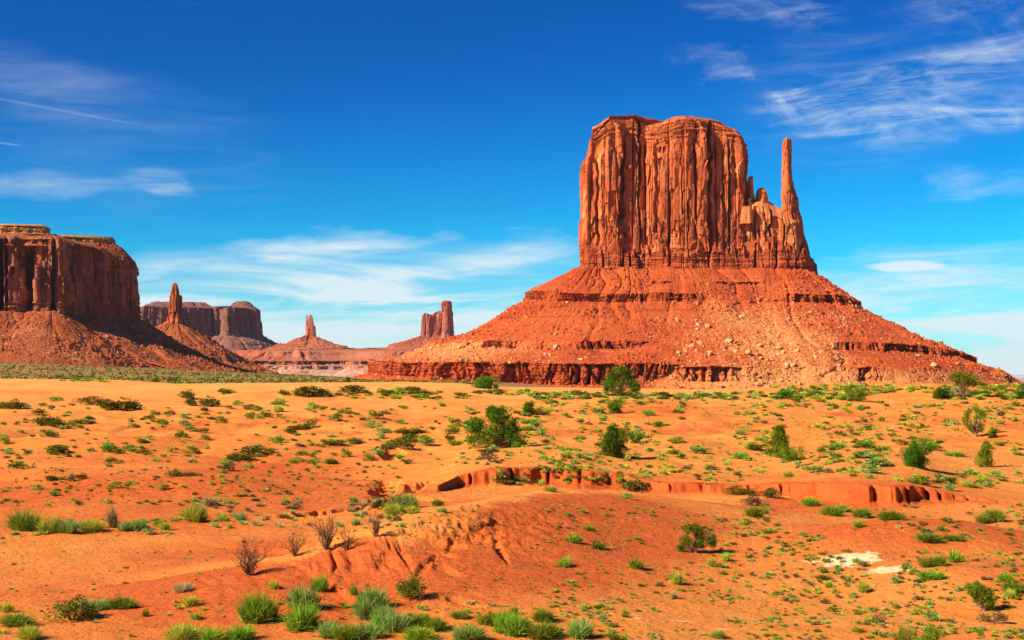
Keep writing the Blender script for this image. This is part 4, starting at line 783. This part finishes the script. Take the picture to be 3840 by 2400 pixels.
# random infill, sampled where the photograph shows scrub
def fill(n, x0, x1, y0, y1, w0, w1, cols, kinds='l', hr=.55):
    for _ in range(n):
        px, py = rng.uniform(x0, x1), rng.uniform(y0, y1); sc_w = (py-1425+60)/500
        if vn(px/150, py/60, 0, 55) < -.35: continue
        ww = w0+(w1-w0)*rng.beta(1.3, 3.5); c = cols[rng.integers(len(cols))]; k_ = kinds[rng.integers(len(kinds))]
        S(px, py, py-ww*hr*rng.uniform(.7, 1.1), ww, c, k_)
NH = len(SHR)
fill(330, 0, 1900, 1520, 1750, 12, 40, 'ggsobyr', 'lb'); fill(260, 0, 1500, 1750, 1900, 10, 32, 'ggsory', 'lb')
fill(1250, 1850, 3860, 1500, 1820, 10, 46, 'yyygsbosyr', 'lb'); fill(300, 1900, 3860, 1478, 1500, 20, 48, 'yyosoo', 'lb', .45); fill(240, 2900, 3860, 1448, 1500, 14, 48, 'yyoysg', 'lb', .5)
fill(90, 1250, 2000, 1470, 1500, 20, 46, 'ygo', 'lb', .4); fill(60, 0, 420, 1420, 1436, 16, 40, 'ygb', 'lb', .4)
fill(950, 2050, 3860, 1900, 2400, 8, 34, 'yggsrbrp', 'lb'); fill(240, 2700, 3860, 1950, 2280, 12, 44, 'gsrrs', 'l'); fill(120, 1300, 2300, 1900, 2300, 7, 20, 'ygp', 'lb')
fill(130, 0, 1300, 1980, 2260, 8, 26, 'prs', 'b', .5); fill(150, 0, 2300, 2260, 2400, 12, 46, 'ygbsp', 'b'); fill(130, 720, 1520, 1880, 1985, 16, 42, 'srrsp', 'b', .7); fill(60, 30, 720, 1950, 2010, 16, 40, 'srsy', 'b', .6)
fill(330, 2200, 3860, 2280, 2400, 10, 40, 'yggbs', 'lb')
hand = SHR[:NH]; rest = sorted(SHR[NH:], key=lambda s_: -s_[3]*(s_[1]-s_[2]))
rest = [s_ for s_ in rest if -20 < s_[0] < 3860]
NI = max(0, 300-NH)
SH_IND = hand[:300]+rest[:NI]; SH_BULK = rest[NI:]
n_side = len(SHR)   # the same scrub carries on past both sides of the view
fill(260, -800, -20, 1490, 1900, 10, 44, 'ggsobyr', 'lb'); fill(90, -800, -20, 1900, 2400, 10, 40, 'yggspr', 'lb'); fill(460, 3860, 4650, 1480, 1820, 10, 46, 'yyygsbosyr', 'lb'); fill(330, 3860, 4650, 1880, 2400, 8, 40, 'yggsrbrp', 'lb')
SH_BULK = SH_BULK+SHR[n_side:]
print('hand shrubs', NH, 'bulk', len(SH_BULK))
items = []
SZ = lambda ww, py: 'tiny' if ww < 30 else 'small' if ww < 48 else 'medium' if ww < 80 else 'large'
for (px, b_, t_, ww, c, k_) in SH_IND:
    p = ray_ground(px, b_-.12*(b_-t_)); D = p[1]; sx = ww/F*D*(1.12 if b_ > 1880 else 1.28); sz = (b_-t_)/F*D*(1.08 if b_ > 1880 else .88); p[2] -= .03*sz
    if b_ < 1880 and c in 'ogs': k_ = 'l'
    big = 2 if ww > 64 and b_ > 1850 or ww > 90 else 1 if ww > 28 else 0; var = int(rng.integers(3))
    geo = proto(k_, c, big, var)
    rz = rng.uniform(0, 6.28)
    if ww >= 60:
        o = empty('shrub', p); o.rotation_euler[2] = rz; o.scale = (sx, sx, sz)
        inst('foliage', pmesh('foliage', (k_, c, big, var), geo, LEAF[c]), parent=o)
        sk = ('stem', var); inst('stems', MESH[sk] if sk in MESH else pmesh('stems', sk, stems(), M_TWIG), parent=o)
    else:
        o = inst('shrub', pmesh('shrub', (k_, c, big, var), geo, LEAF[c]), p); o.rotation_euler[2] = rz; o.scale = (sx, sx, sz)
    tag(o, None, 'shrub', 'desert shrubs scattered over the sand')
    items.append((o, px, b_, f'{SZ(ww, b_)} {CNAME[c]} ' + ('spiky' if k_ == 'b' else 'leafy')))
autolabel(items, LM, 'shrub')
# bulk scrub, one object per look
for c in 'gbyospr':
    acc = []
    for (px, b_, t_, ww, cc, k_) in SH_BULK:
        if cc != c: continue
        p = ray_ground(px, b_-.1*(b_-t_)); D = p[1]; sx = ww/F*D*1.35; sz = (b_-t_)/F*D*1.0
        V_, T_, A_ = proto(k_, c, 0 if ww < 24 else 1 if ww > 40 else 0, int(rng.integers(4)))
        a = rng.uniform(0, 6.28); ca, sa = math.cos(a), math.sin(a)
        acc.append((np.stack([(V_[:, 0]*ca-V_[:, 1]*sa)*sx, (V_[:, 0]*sa+V_[:, 1]*ca)*sx, V_[:, 2]*sz], 1)+p, T_, A_))
    if acc:
        V_, T_, A_ = join(acc); o = mesh_np('low_scrub', V_, None, T_, LEAF[c], False, dict(tone=A_))
        tag(o, f'low {CNAME[c]} scrub dotted over the desert floor', 'scrub', kind='stuff')
# tiny tufts and litter on the near slopes
def tufts(name, n, fn, wmin, wmax, c, lab, per=9):
    px, py = fn(n); P = np.array([ray_ground(a, b) for a, b in zip(px, py)])
    D = P[:, 1]; s_ = rng.uniform(wmin, wmax, n)/F*D
    m_ = per; i = np.repeat(np.arange(n), m_); k_ = len(i)
    a = rng.uniform(0, 6.28, k_); r_ = rng.uniform(0, .5, k_)
    C = P[i]+np.stack([np.cos(a)*r_*s_[i], np.sin(a)*r_*s_[i], 0*a-.01], 1)
    d = unit(k_); d[:, 2] = np.abs(d[:, 2])+.25; Wv = np.cross(d, unit(k_)); 
    V_, T_, A_ = tris(C, d*(s_[i]*.55)[:, None], Wv*(s_[i]*.14)[:, None], rng.uniform(0, 1, k_))
    o = mesh_np(name, V_, None, T_, LEAF[c], False, dict(tone=A_)); tag(o, lab, 'grass', kind='stuff')
def area(*boxes):
    def fn(n):
        X_, Y_ = [], []
        tot = sum(b[4] for b in boxes)
        while len(X_) < n:
            b = boxes[rng.choice(len(boxes), p=[b[4]/tot for b in boxes])]; x_, y_ = rng.uniform(b[0], b[1]), rng.uniform(b[2], b[3])
            if vn(x_/70, y_/28, 0, 56)+.5*vn(x_/25, y_/12, 0, 57) > rng.uniform(-.5, .6): X_.append(x_); Y_.append(y_)
        return np.array(X_), np.array(Y_)
    return fn
tufts('grass_tufts', 1500, area((2000, 3860, 1880, 2400, 5), (1900, 3860, 1500, 1800, 4), (0, 1500, 1700, 1900, 3), (1500, 2300, 1900, 2250, 2)), 5, 14, 'g', 'tiny green tufts sprinkled over the slopes')
tufts('grass_tufts', 1300, area((2000, 3860, 1880, 2400, 6), (1900, 3860, 1490, 1800, 4), (1200, 2000, 2100, 2400, 1)), 5, 14, 'y', 'tiny yellow-green tufts sprinkled over the slopes')
tufts('grass_tufts', 1500, area((0, 1600, 1700, 2400, 3), (1500, 2400, 1880, 2300, 4), (2400, 3860, 1880, 2400, 2)), 4, 12, 'r', 'brown twig litter and dead grass on the clay')
tufts('grass_tufts', 450, area((0, 1300, 1980, 2400, 3),), 4, 12, 'p', 'straw coloured dead grass on the clay pan')
# valley scrub beyond the dune
def valley_scrub(n, c, lab, s0, s1):
    y = rng.uniform(520, 2300, n)**1.0; a = rng.uniform(-.40, -.02, n); x = a*y; z = H(x, y)
    s_ = rng.uniform(s0, s1, n); m_ = 7; i = np.repeat(np.arange(n), m_); k_ = len(i)
    C = np.stack([x, y, z], 1)[i]+unit(k_)*(s_[i]*.4)[:, None]*[1, 1, .3]
    d = unit(k_); d[:, 2] = np.abs(d[:, 2])+.2
    V_, T_, A_ = tris(C, d*(s_[i]*.6)[:, None], np.cross(d, unit(k_))*(s_[i]*.3)[:, None], rng.uniform(0, 1, k_))
    o = mesh_np('valley_scrub', V_, None, T_, LEAF[c], False, dict(tone=A_)); tag(o, lab, 'scrub', kind='stuff')
valley_scrub(4200, 'o', 'olive sagebrush cover on the valley floor behind the dune', 1.0, 2.6)
valley_scrub(1700, 's', 'grey-green sagebrush cover on the valley floor behind the dune', 1.0, 2.4)
valley_scrub(1400, 'y', 'yellow-green bushes dotted over the valley floor behind the dune', 1.0, 2.2)

# --- junipers
def juniper(px, b_, t_, x0, x1, c, lab, lobes=None, ncl=110, per=60, style='round', cat='juniper', bare=0):
    ncl = int(ncl*1.3)
    p = ray_ground(px, b_-2)
    D = p[1]; k_ = D/F; h = (b_-t_)*k_; wL = (px-x0)*k_; wR = (x1-px)*k_; mid = (wR-wL)/2; hw = (wL+wR)/2
    o = empty('juniper_tree', p); tag(o, lab, cat)
    if lobes is None:
        lobes = []
        nl = 9
        for q in range(nl):
            a = q*2.4; r_ = .72*math.sqrt((q+.3)/nl)
            if style == 'cone': zz = .12+.72*(q/nl); r_ = .62*(1-zz)**.8*(.6+.4*(q % 2)); sz_ = .36*(1-zz*.75)
            elif style == 'umbrella': zz = .74+.08*math.sin(q*2.1); sz_ = .24; r_ = .70*math.sqrt((q+.3)/nl)
            elif style == 'low': zz = .42+.12*math.sin(q*1.7); sz_ = .38; r_ = .66*math.sqrt((q+.3)/nl)
            else: zz = .16+.58*((q*.37) % 1); sz_ = .34
            lobes.append((r_*math.cos(a), r_*math.sin(a), zz, sz_))
        if style in ('round', 'cone'): lobes += [(0, 0, .2, .42), (.05, 0, .42, .40), (0, 0, .62, .32), (-.05, 0, .8, .2), (-.35, 0, .14, .3), (.4, 0, .14, .3)]
        if style == 'low': lobes += [(0, 0, .2, .4), (-.5, 0, .15, .3), (.5, 0, .15, .3)]
    lb = np.array(lobes, float)
    ci = rng.integers(0, len(lb), ncl); u = unit(ncl)
    cc = lb[ci, :3].copy(); rad = lb[ci, 3]*1.15
    C = cc+u*(rad*rng.uniform(.45, 1.0, ncl))[:, None]*[1, 1, .62*2*hw/h if h > 0 else 1]
    C[:, 0] = mid+C[:, 0]*hw*1.08; C[:, 1] *= hw*.95; C[:, 2] = np.clip(C[:, 2], .03, .97)*h
    # clump of small leaf triangles
    i = np.repeat(np.arange(ncl), per); n_ = len(i); cr = (.10*(hw+h*.5))*rng.uniform(.6, 1.25, ncl)
    uu = unit(n_); P = C[i]+uu*(cr[i]*rng.uniform(.35, 1.05, n_))[:, None]
    P[:, 2] = np.maximum(P[:, 2], .01*h)
    d = uu*.7+unit(n_)*.6; d[:, 2] += .5; d /= np.linalg.norm(d, axis=1)[:, None]; ls = max(.75*k_*3.75, .03*h)*rng.uniform(.7, 1.5, n_)
    Wv = np.cross(d, unit(n_)); Wv = Wv/np.linalg.norm(Wv, axis=1)[:, None]*(ls*.38)[:, None]
    tone = np.clip(.42+.25*rng.normal(size=ncl)[i]+.15*rng.normal(size=n_), 0, 1)
    V_, T_, A_ = tris(P, d*ls[:, None], Wv, tone)
    mesh_np('crown', V_, None, T_, M_JUN[c], False, dict(tone=A_), o)
    br = []
    br.append(tube([(0, 0, -.2), (mid*.1, 0, h*.12), (mid*.3, .02*h, h*.3), (mid*.7, 0, h*.55)], [h*.055, h*.045, h*.03, h*.012], 6))
    for q in rng.choice(ncl, min(ncl, 22), replace=False):
        e = C[q]; s0 = np.array([0, 0, h*rng.uniform(.02, .25)])
        m1 = s0+(e-s0)*.45+np.array([*(rng.normal(size=2)*.04*h), -.03*h]); br.append(tube([s0, m1, e], [h*.022, h*.014, h*.005], 4))
    for q in range(bare):
        a = rng.uniform(0, 6.28); r_ = hw*rng.uniform(.5, 1); e = np.array([mid+r_*math.cos(a), r_*math.sin(a), h*rng.uniform(.1, .55)])
        s0 = np.array([0, 0, h*.05]); m1 = (s0+e)/2+np.array([*(rng.normal(size=2)*.05*h), .05*h]); br.append(tube([s0, m1, e], [h*.018, h*.012, h*.004], 4))
        for z_ in range(2): e2 = m1+(e-m1)*rng.uniform(.3, .9)+rng.normal(size=3)*.08*h; br.append(tube([m1, e2], [h*.009, h*.003], 3))
    V_, T_, A_ = join(br); mesh_np('trunk', V_, None, T_, M_BARK, True, None, o)
    return o
juniper(1868, 1680, 1532, 1765, 1962, 'd', 'large two-lobed dark green juniper standing on the open sand slope', [(-.68, .1, .30, .34), (-.75, 0, .55, .22), (-.3, -.3, .3, .3), (.05, .2, .40, .36), (0, -.1, .72, .30), (.2, .1, .84, .18), (.45, 0, .5, .32), (.62, -.2, .22, .32), (.35, .3, .22, .3), (-.15, .1, .88, .14), (.75, 0, .12, .24)], 230, 60)
juniper(2300, 1716, 1592, 2235, 2368, 'd', 'rounded dark juniper above the red cut bank', None, 190, 55)
juniper(2383, 1665, 1612, 2352, 2418, 'm', 'low grey-olive juniper half hidden behind a rounded dark one', None, 60, 40, 'low')
juniper(2915, 1712, 1592, 2863, 2980, 'm', 'tall pointed conical juniper on the right-hand slope', None, 190, 55, 'cone')
juniper(2970, 1730, 1680, 2900, 3026, 'm', 'sprawling olive juniper at the foot of a pointed conical one', None, 100, 50, 'low')
juniper(3433, 1755, 1650, 3370, 3498, 'e', 'emerald green juniper alone on the right-hand slope', None, 190, 55)
juniper(3693, 1753, 1648, 3650, 3738, 'y', 'yellow-green upright juniper near the right edge', None, 130, 50, 'cone')
juniper(3660, 1642, 1521, 3608, 3697, 'y', 'scraggly tall juniper with bare branches near the right edge', [(-.5, 0, .72, .3), (.2, .2, .85, .28), (.6, 0, .68, .26), (-.3, 0, .3, .26), (.5, 0, .28, .25), (-.7, 0, .5, .2)], 70, 40, bare=14)
juniper(3720, 1647, 1602, 3698, 3748, 'm', 'small dark juniper at the foot of a scraggly one', None, 60, 35)
juniper(3612, 1498, 1396, 3545, 3678, 'y', 'umbrella-crowned juniper with bare lower branches on the crest', None, 110, 50, 'umbrella', bare=26)
juniper(3525, 1498, 1450, 3489, 3564, 'd', 'round dark juniper beside the umbrella-crowned one', None, 80, 40)
juniper(3835, 1498, 1441, 3800, 3875, 'd', 'round juniper cut by the right edge of the picture', None, 80, 40)
juniper(3196, 1504, 1447, 3141, 3252, 'm', 'bushy wide juniper on the right-hand crest', None, 90, 40, 'low')
juniper(2940, 1496, 1461, 2909, 2971, 'e', 'low bright emerald bush on the crest below the butte', None, 60, 40, 'low', 'bush')
juniper(2327, 1486, 1381, 2262, 2397, 'd', 'big dark juniper standing on the dune edge before the butte', [(-.55, 0, .45, .36), (-.35, .2, .75, .30), (.1, 0, .82, .28), (-.2, 0, .3, .34), (.35, 0, .62, .3), (.6, 0, .38, .28), (.75, 0, .25, .2), (-.6, 0, .2, .3)], 170, 55)
juniper(1818, 1458, 1408, 1765, 1875, 'd', 'low wide juniper behind the dune crest', None, 110, 45, 'low')
juniper(1975, 1560, 1507, 1955, 1999, 'm', 'small upright olive juniper on the slope below the dune', None, 80, 40)
juniper(2305, 1553, 1498, 2272, 2339, 'm', 'small rounded juniper directly below the dark dune-edge juniper', None, 90, 40)
juniper(2610, 2075, 1967, 2543, 2682, 'd', 'open-branched juniper with visible trunk on the lower slope', [(-.55, 0, .75, .30), (-.1, 0, .82, .28), (.25, .2, .62, .28), (.6, 0, .55, .28), (-.5, 0, .40, .24), (.15, 0, .35, .22), (.75, 0, .35, .18), (-.8, 0, .15, .15)], 130, 55, bare=20)
juniper(3690, 2295, 2184, 3622, 3742, 'm', 'leaning olive juniper on the hummock at lower right', [(-.65, 0, .72, .28), (-.2, 0, .82, .30), (.1, 0, .6, .3), (.5, 0, .55, .3), (.3, 0, .3, .26), (-.3, 0, .5, .26), (.6, 0, .25, .2)], 130, 55, bare=10)
juniper(3400, 2440, 2348, 3335, 3440, 'y', 'yellow-green leafy bush cut by the bottom edge, on the left of a pair', None, 90, 55, 'round', 'bush')
juniper(3485, 2445, 2345, 3430, 3540, 'm', 'green leafy bush cut by the bottom edge, on the right of a pair', None, 100, 55, 'round', 'bush')
juniper(1303, 1435, 1415, 1288, 1319, 'm', 'tiny round juniper behind the dune, left of the low cliff', None, 30, 30)
juniper(582, 1434, 1420, 568, 596, 'm', 'tiny lone bush at the far foot of the dune, on the left', None, 25, 30)

# --- leafless bushes
def dead_bush(px, b_, t_, w_, lab, n_=24, twigs=4):
    p = ray_ground(px, b_-3); D = p[1]; k_ = D/F; h = (b_-t_)*k_; hw = w_*k_/2
    o = empty('dead_bush', p); tag(o, lab, 'dead bush', 'leafless bushes on the lower ground'); ps, tw = [], []
    for q in range(n_):
        a = rng.uniform(0, 6.28); r_ = hw*rng.uniform(.15, 1.0); top = h*rng.uniform(.6, 1.0)*(1-.25*(r_/hw))
        P = [np.array([rng.normal()*.04*hw, rng.normal()*.04*hw, -.03])]
        for s_ in (.25, .5, .75, 1.0): P.append(np.array([r_*s_**.9*math.cos(a)+rng.normal()*.11*hw, r_*s_**.9*math.sin(a)+rng.normal()*.11*hw, top*s_**(.7+.5*(r_/hw < .5))+rng.normal()*.03*h]))
        ps.append(tube(P, np.array([.018, .014, .010, .006, .003])*h*1.0, 4))
        for z_ in range(twigs):
            i_ = rng.integers(1, 4); s0 = P[i_]+(P[i_+1]-P[i_])*rng.uniform(0, 1); e = s0+(P[i_+1]-P[i_])*.5+unit(1)[0]*h*.2+np.array([0, 0, .06*h]); m1 = (s0+e)/2+unit(1)[0]*h*.02
            tw.append(tube([s0, m1, e], np.array([.007, .005, .0025])*h, 3))
    V_, T_, A_ = join(ps); mesh_np('stems', V_, None, T_, M_TWIG, False, None, o)
    V_, T_, A_ = join(tw); mesh_np('twigs', V_, None, T_, M_TWIG, False, None, o)
dead_bush(932, 2162, 2015, 165, 'largest leafless brown bush, standing alone on the clay pan', 34)
dead_bush(1105, 2086, 1985, 120, 'wide leafless bush between the largest one and the tall one')
dead_bush(1225, 2064, 1925, 130, 'tall leafless bush beside the dry wash', 30)
dead_bush(1300, 2068, 1975, 90, 'dense leafless bush right of the tall one')
dead_bush(1408, 2018, 1910, 85, 'rightmost leafless bush, at the foot of the mound', 22)
dead_bush(3303, 2342, 2285, 85, 'grey twiggy dead bush low on the right-hand slope', 24)

# --- boulders
def stone(seed, n_=16):
    r_ = np.random.default_rng(seed); import bmesh
    bm = bmesh.new()
    for v in r_.normal(size=(n_, 3)):
        v = v/np.linalg.norm(v)*r_.uniform(.75, 1.0); bm.verts.new((v[0]*.62, v[1]*.5, v[2]*.42))
    g_ = bmesh.ops.convex_hull(bm, input=bm.verts); 
    bmesh.ops.delete(bm, geom=[v for v in bm.verts if not v.link_faces], context='VERTS')
    bmesh.ops.triangulate(bm, faces=bm.faces[:])
    bm.verts.ensure_lookup_table(); V_ = np.array([v.co[:] for v in bm.verts]); bm.verts.index_update(); T_ = np.array([[v.index for v in f.verts] for f in bm.faces]); bm.free(); return V_, T_
ST = [stone(s_, 11+s_ % 6) for s_ in range(8)]
STM = [mesh_np('boulder', ST[i][0], None, ST[i][1], (M_ST1, M_ST2)[i % 2]) for i in range(8)]
STD = [o.data for o in STM]
for o in STM: bpy.data.objects.remove(o)
G, Sg = TB[0]; GL, SgL = TLs[0]
def cands(G, Sg, n, dens):
    ok = np.argwhere((Sg[:-1] < .3)); i = ok[rng.integers(0, len(ok), n*6)]; P = G[i[:, 0], i[:, 1]]
    px = P[:, 0]/P[:, 1]*F+CX; py = HY-P[:, 2]/P[:, 1]*F
    front = P[:, 1] < (1575 if G is TB[0][0] else 1e9)
    w_ = dens(px, py, P[:, 2])*front*(px > -60)*(px < 3900)
    keep = rng.uniform(0, 1, len(w_)) < w_; P = P[keep][:n]; return P, px[keep][:n], py[keep][:n]
densB = lambda px, py, z: np.clip(.25+.6*np.exp(-((px-1700)/330)**2)*(z < 44)*(z > 16)+.35*np.exp(-((px-2900)/450)**2)+.35*sm(60, 30, z)-.8*sm(85, 118, z)*.8, .03, 1)*(py < 1462)
PB, pxB, pyB = cands(G, Sg, 5200, densB)
PL_, pxL, pyL = cands(GL, SgL, 1500, lambda px, py, z: .5*(px < 1000)*(py < 1410)*(py > 1190))
P = np.vstack([PB, PL_]); px = np.append(pxB, pxL); py = np.append(pyB, pyL)
size = 1.3+7.5*rng.beta(1.0, 7.0, len(P)); size[:] = np.where(rng.uniform(0, 1, len(P)) < .02, rng.uniform(5, 8.5, len(P)), size)
vis = size/P[:, 1]; order = np.argsort(-vis)
BLM = [(2174, 1010, "cliff's left corner"), (2600, 1010, 'middle of the cliff base'), (3064, 1045, "cliff's right corner"), (3211, 1160, 'right tip of the upper ledge'), (2450, 1130, "notch in upper ledge"), (1980, 1115, 'left tip of the upper ledge'),
       (1610, 1290, 'left tip of the middle ledge'), (1400, 1380, 'left tip of the lowest ledge'), (2327, 1400, 'dark dune-edge juniper'), (2850, 1300, 'tan scree chute'), (3230, 1350, "hollow in right-hand ledge"), (3620, 1380, 'right tip of the right-hand ledge'), (2100, 1300, 'middle ledge'), (2600, 1420, "scree foot near dune juniper"), (3611, 1420, 'umbrella-crowned juniper'),
       (270, 1190, "left mesa's cliff foot"), (100, 1320, "mesa scree left end"), (450, 1330, 'ridge in the mesa scree'), (800, 1390, "shadowed mesa scree toe")]
bit = []; A1 = []; A2 = []
for rank, i in enumerate(order):
    tanp = .85 if (i < len(PB) and (py[i] > 1290 and px[i] < 2100 or abs(px[i]-2850) < 330 and py[i] > 1180)) else .25
    k_ = 2*int(rng.integers(4))+(rng.uniform() > tanp); a = rng.uniform(0, 6.28); s_ = size[i]*(1 if tanp > .5 else .8); q = P[i]-[0, .3*s_, .05*s_]
    if rank < 300:
        o = inst('boulder', STD[k_], q); o.rotation_euler = (rng.uniform(-.5, .5), rng.uniform(-.5, .5), a); o.scale = (s_, s_, s_*rng.uniform(.8, 1.2))
        tag(o, None, 'boulder', 'fallen boulders on the scree slopes'); bit.append((o, px[i], py[i], ('large' if s_ > 6 else 'small')+(' tan' if k_ % 2 == 0 else ' red')))
    else:
        V_, T_ = ST[k_]; ca, sa = math.cos(a), math.sin(a); V2 = np.stack([V_[:, 0]*ca-V_[:, 1]*sa, V_[:, 0]*sa+V_[:, 1]*ca, V_[:, 2]], 1)*s_+q
        (A1 if k_ % 2 == 0 else A2).append((V2, T_, np.zeros(len(V2))))
autolabel(bit, BLM, 'boulder')
for acc, m_, lb_ in ((A1, M_ST1, 'tan rubble strewn over the scree slopes'), (A2, M_ST2, 'red rubble strewn over the scree slopes')):
    V_, T_, _ = join(acc); tag(mesh_np('rubble', V_, None, T_, m_), lb_, 'rubble', kind='stuff')
# weathered logs by the conical juniper
def log(a, b, r_, lab):
    p0, p1 = ray_ground(*a), ray_ground(*b); c = (p0+p1)/2; v = p1-p0; L_ = np.linalg.norm(v)
    br = [tube([(-v/2)+[0, 0, r_], v*-.15+[0, 0, r_*2.2], v*.2+[0, 0, r_*1.5], v/2+[0, 0, r_]], [r_*1.1, r_, r_*.8, r_*.35], 6)]
    for q in (-.1, .2, .35): br.append(tube([v*q+[0, 0, r_], v*(q+.1)+[0, r_*2, r_*4], v*(q+.22)+[0, r_*2, r_*6]], [r_*.5, r_*.35, r_*.12], 4))
    V_, T_, _ = join(br); o = mesh_np('fallen_branch', V_, None, T_, M_BARK, True, None, None, None); o.location = c; tag(o, lab, 'dead branch')
log((2985, 1757), (3052, 1742), .07, 'long grey fallen branch below the pointed conical juniper')
log((3058, 1730), (3078, 1712), .06, 'short pale broken stump right of the pointed conical juniper')
log((1148, 1588), (1190, 1570), .08, 'dark dead snag between bushes on the slope under the dune')
log((590, 1885), (640, 1882), .04, 'thin pale fallen branch above the dry wash')

# ------------------------------------------------------------------ haze
mh2 = bpy.data.materials.new('air'); mh2.use_nodes = True; n = NT(mh2.node_tree); n.n.clear()
pv = n.new('ShaderNodeVolumePrincipled'); pv.inputs['Color'].default_value = (.80, .86, 1, 1); pv.inputs['Density'].default_value = 0.9e-5; pv.inputs['Anisotropy'].default_value = .2
o_ = n.new('ShaderNodeOutputMaterial'); n.l.new(pv.outputs[0], o_.inputs['Volume'])
X0, X1, Y0, Y1, Z0, Z1 = -21500, 21500, -21500, 21500, -60, 520
V_ = [(x, y, z) for z in (Z0, Z1) for y in (Y0, Y1) for x in (X0, X1)]
hz_o = mesh_np('haze', V_, np.array([(0, 2, 3, 1), (4, 5, 7, 6), (0, 1, 5, 4), (2, 6, 7, 3), (0, 4, 6, 2), (1, 3, 7, 5)]), None, mh2); tag(hz_o, 'thin pale haze over the whole desert', kind='stuff')
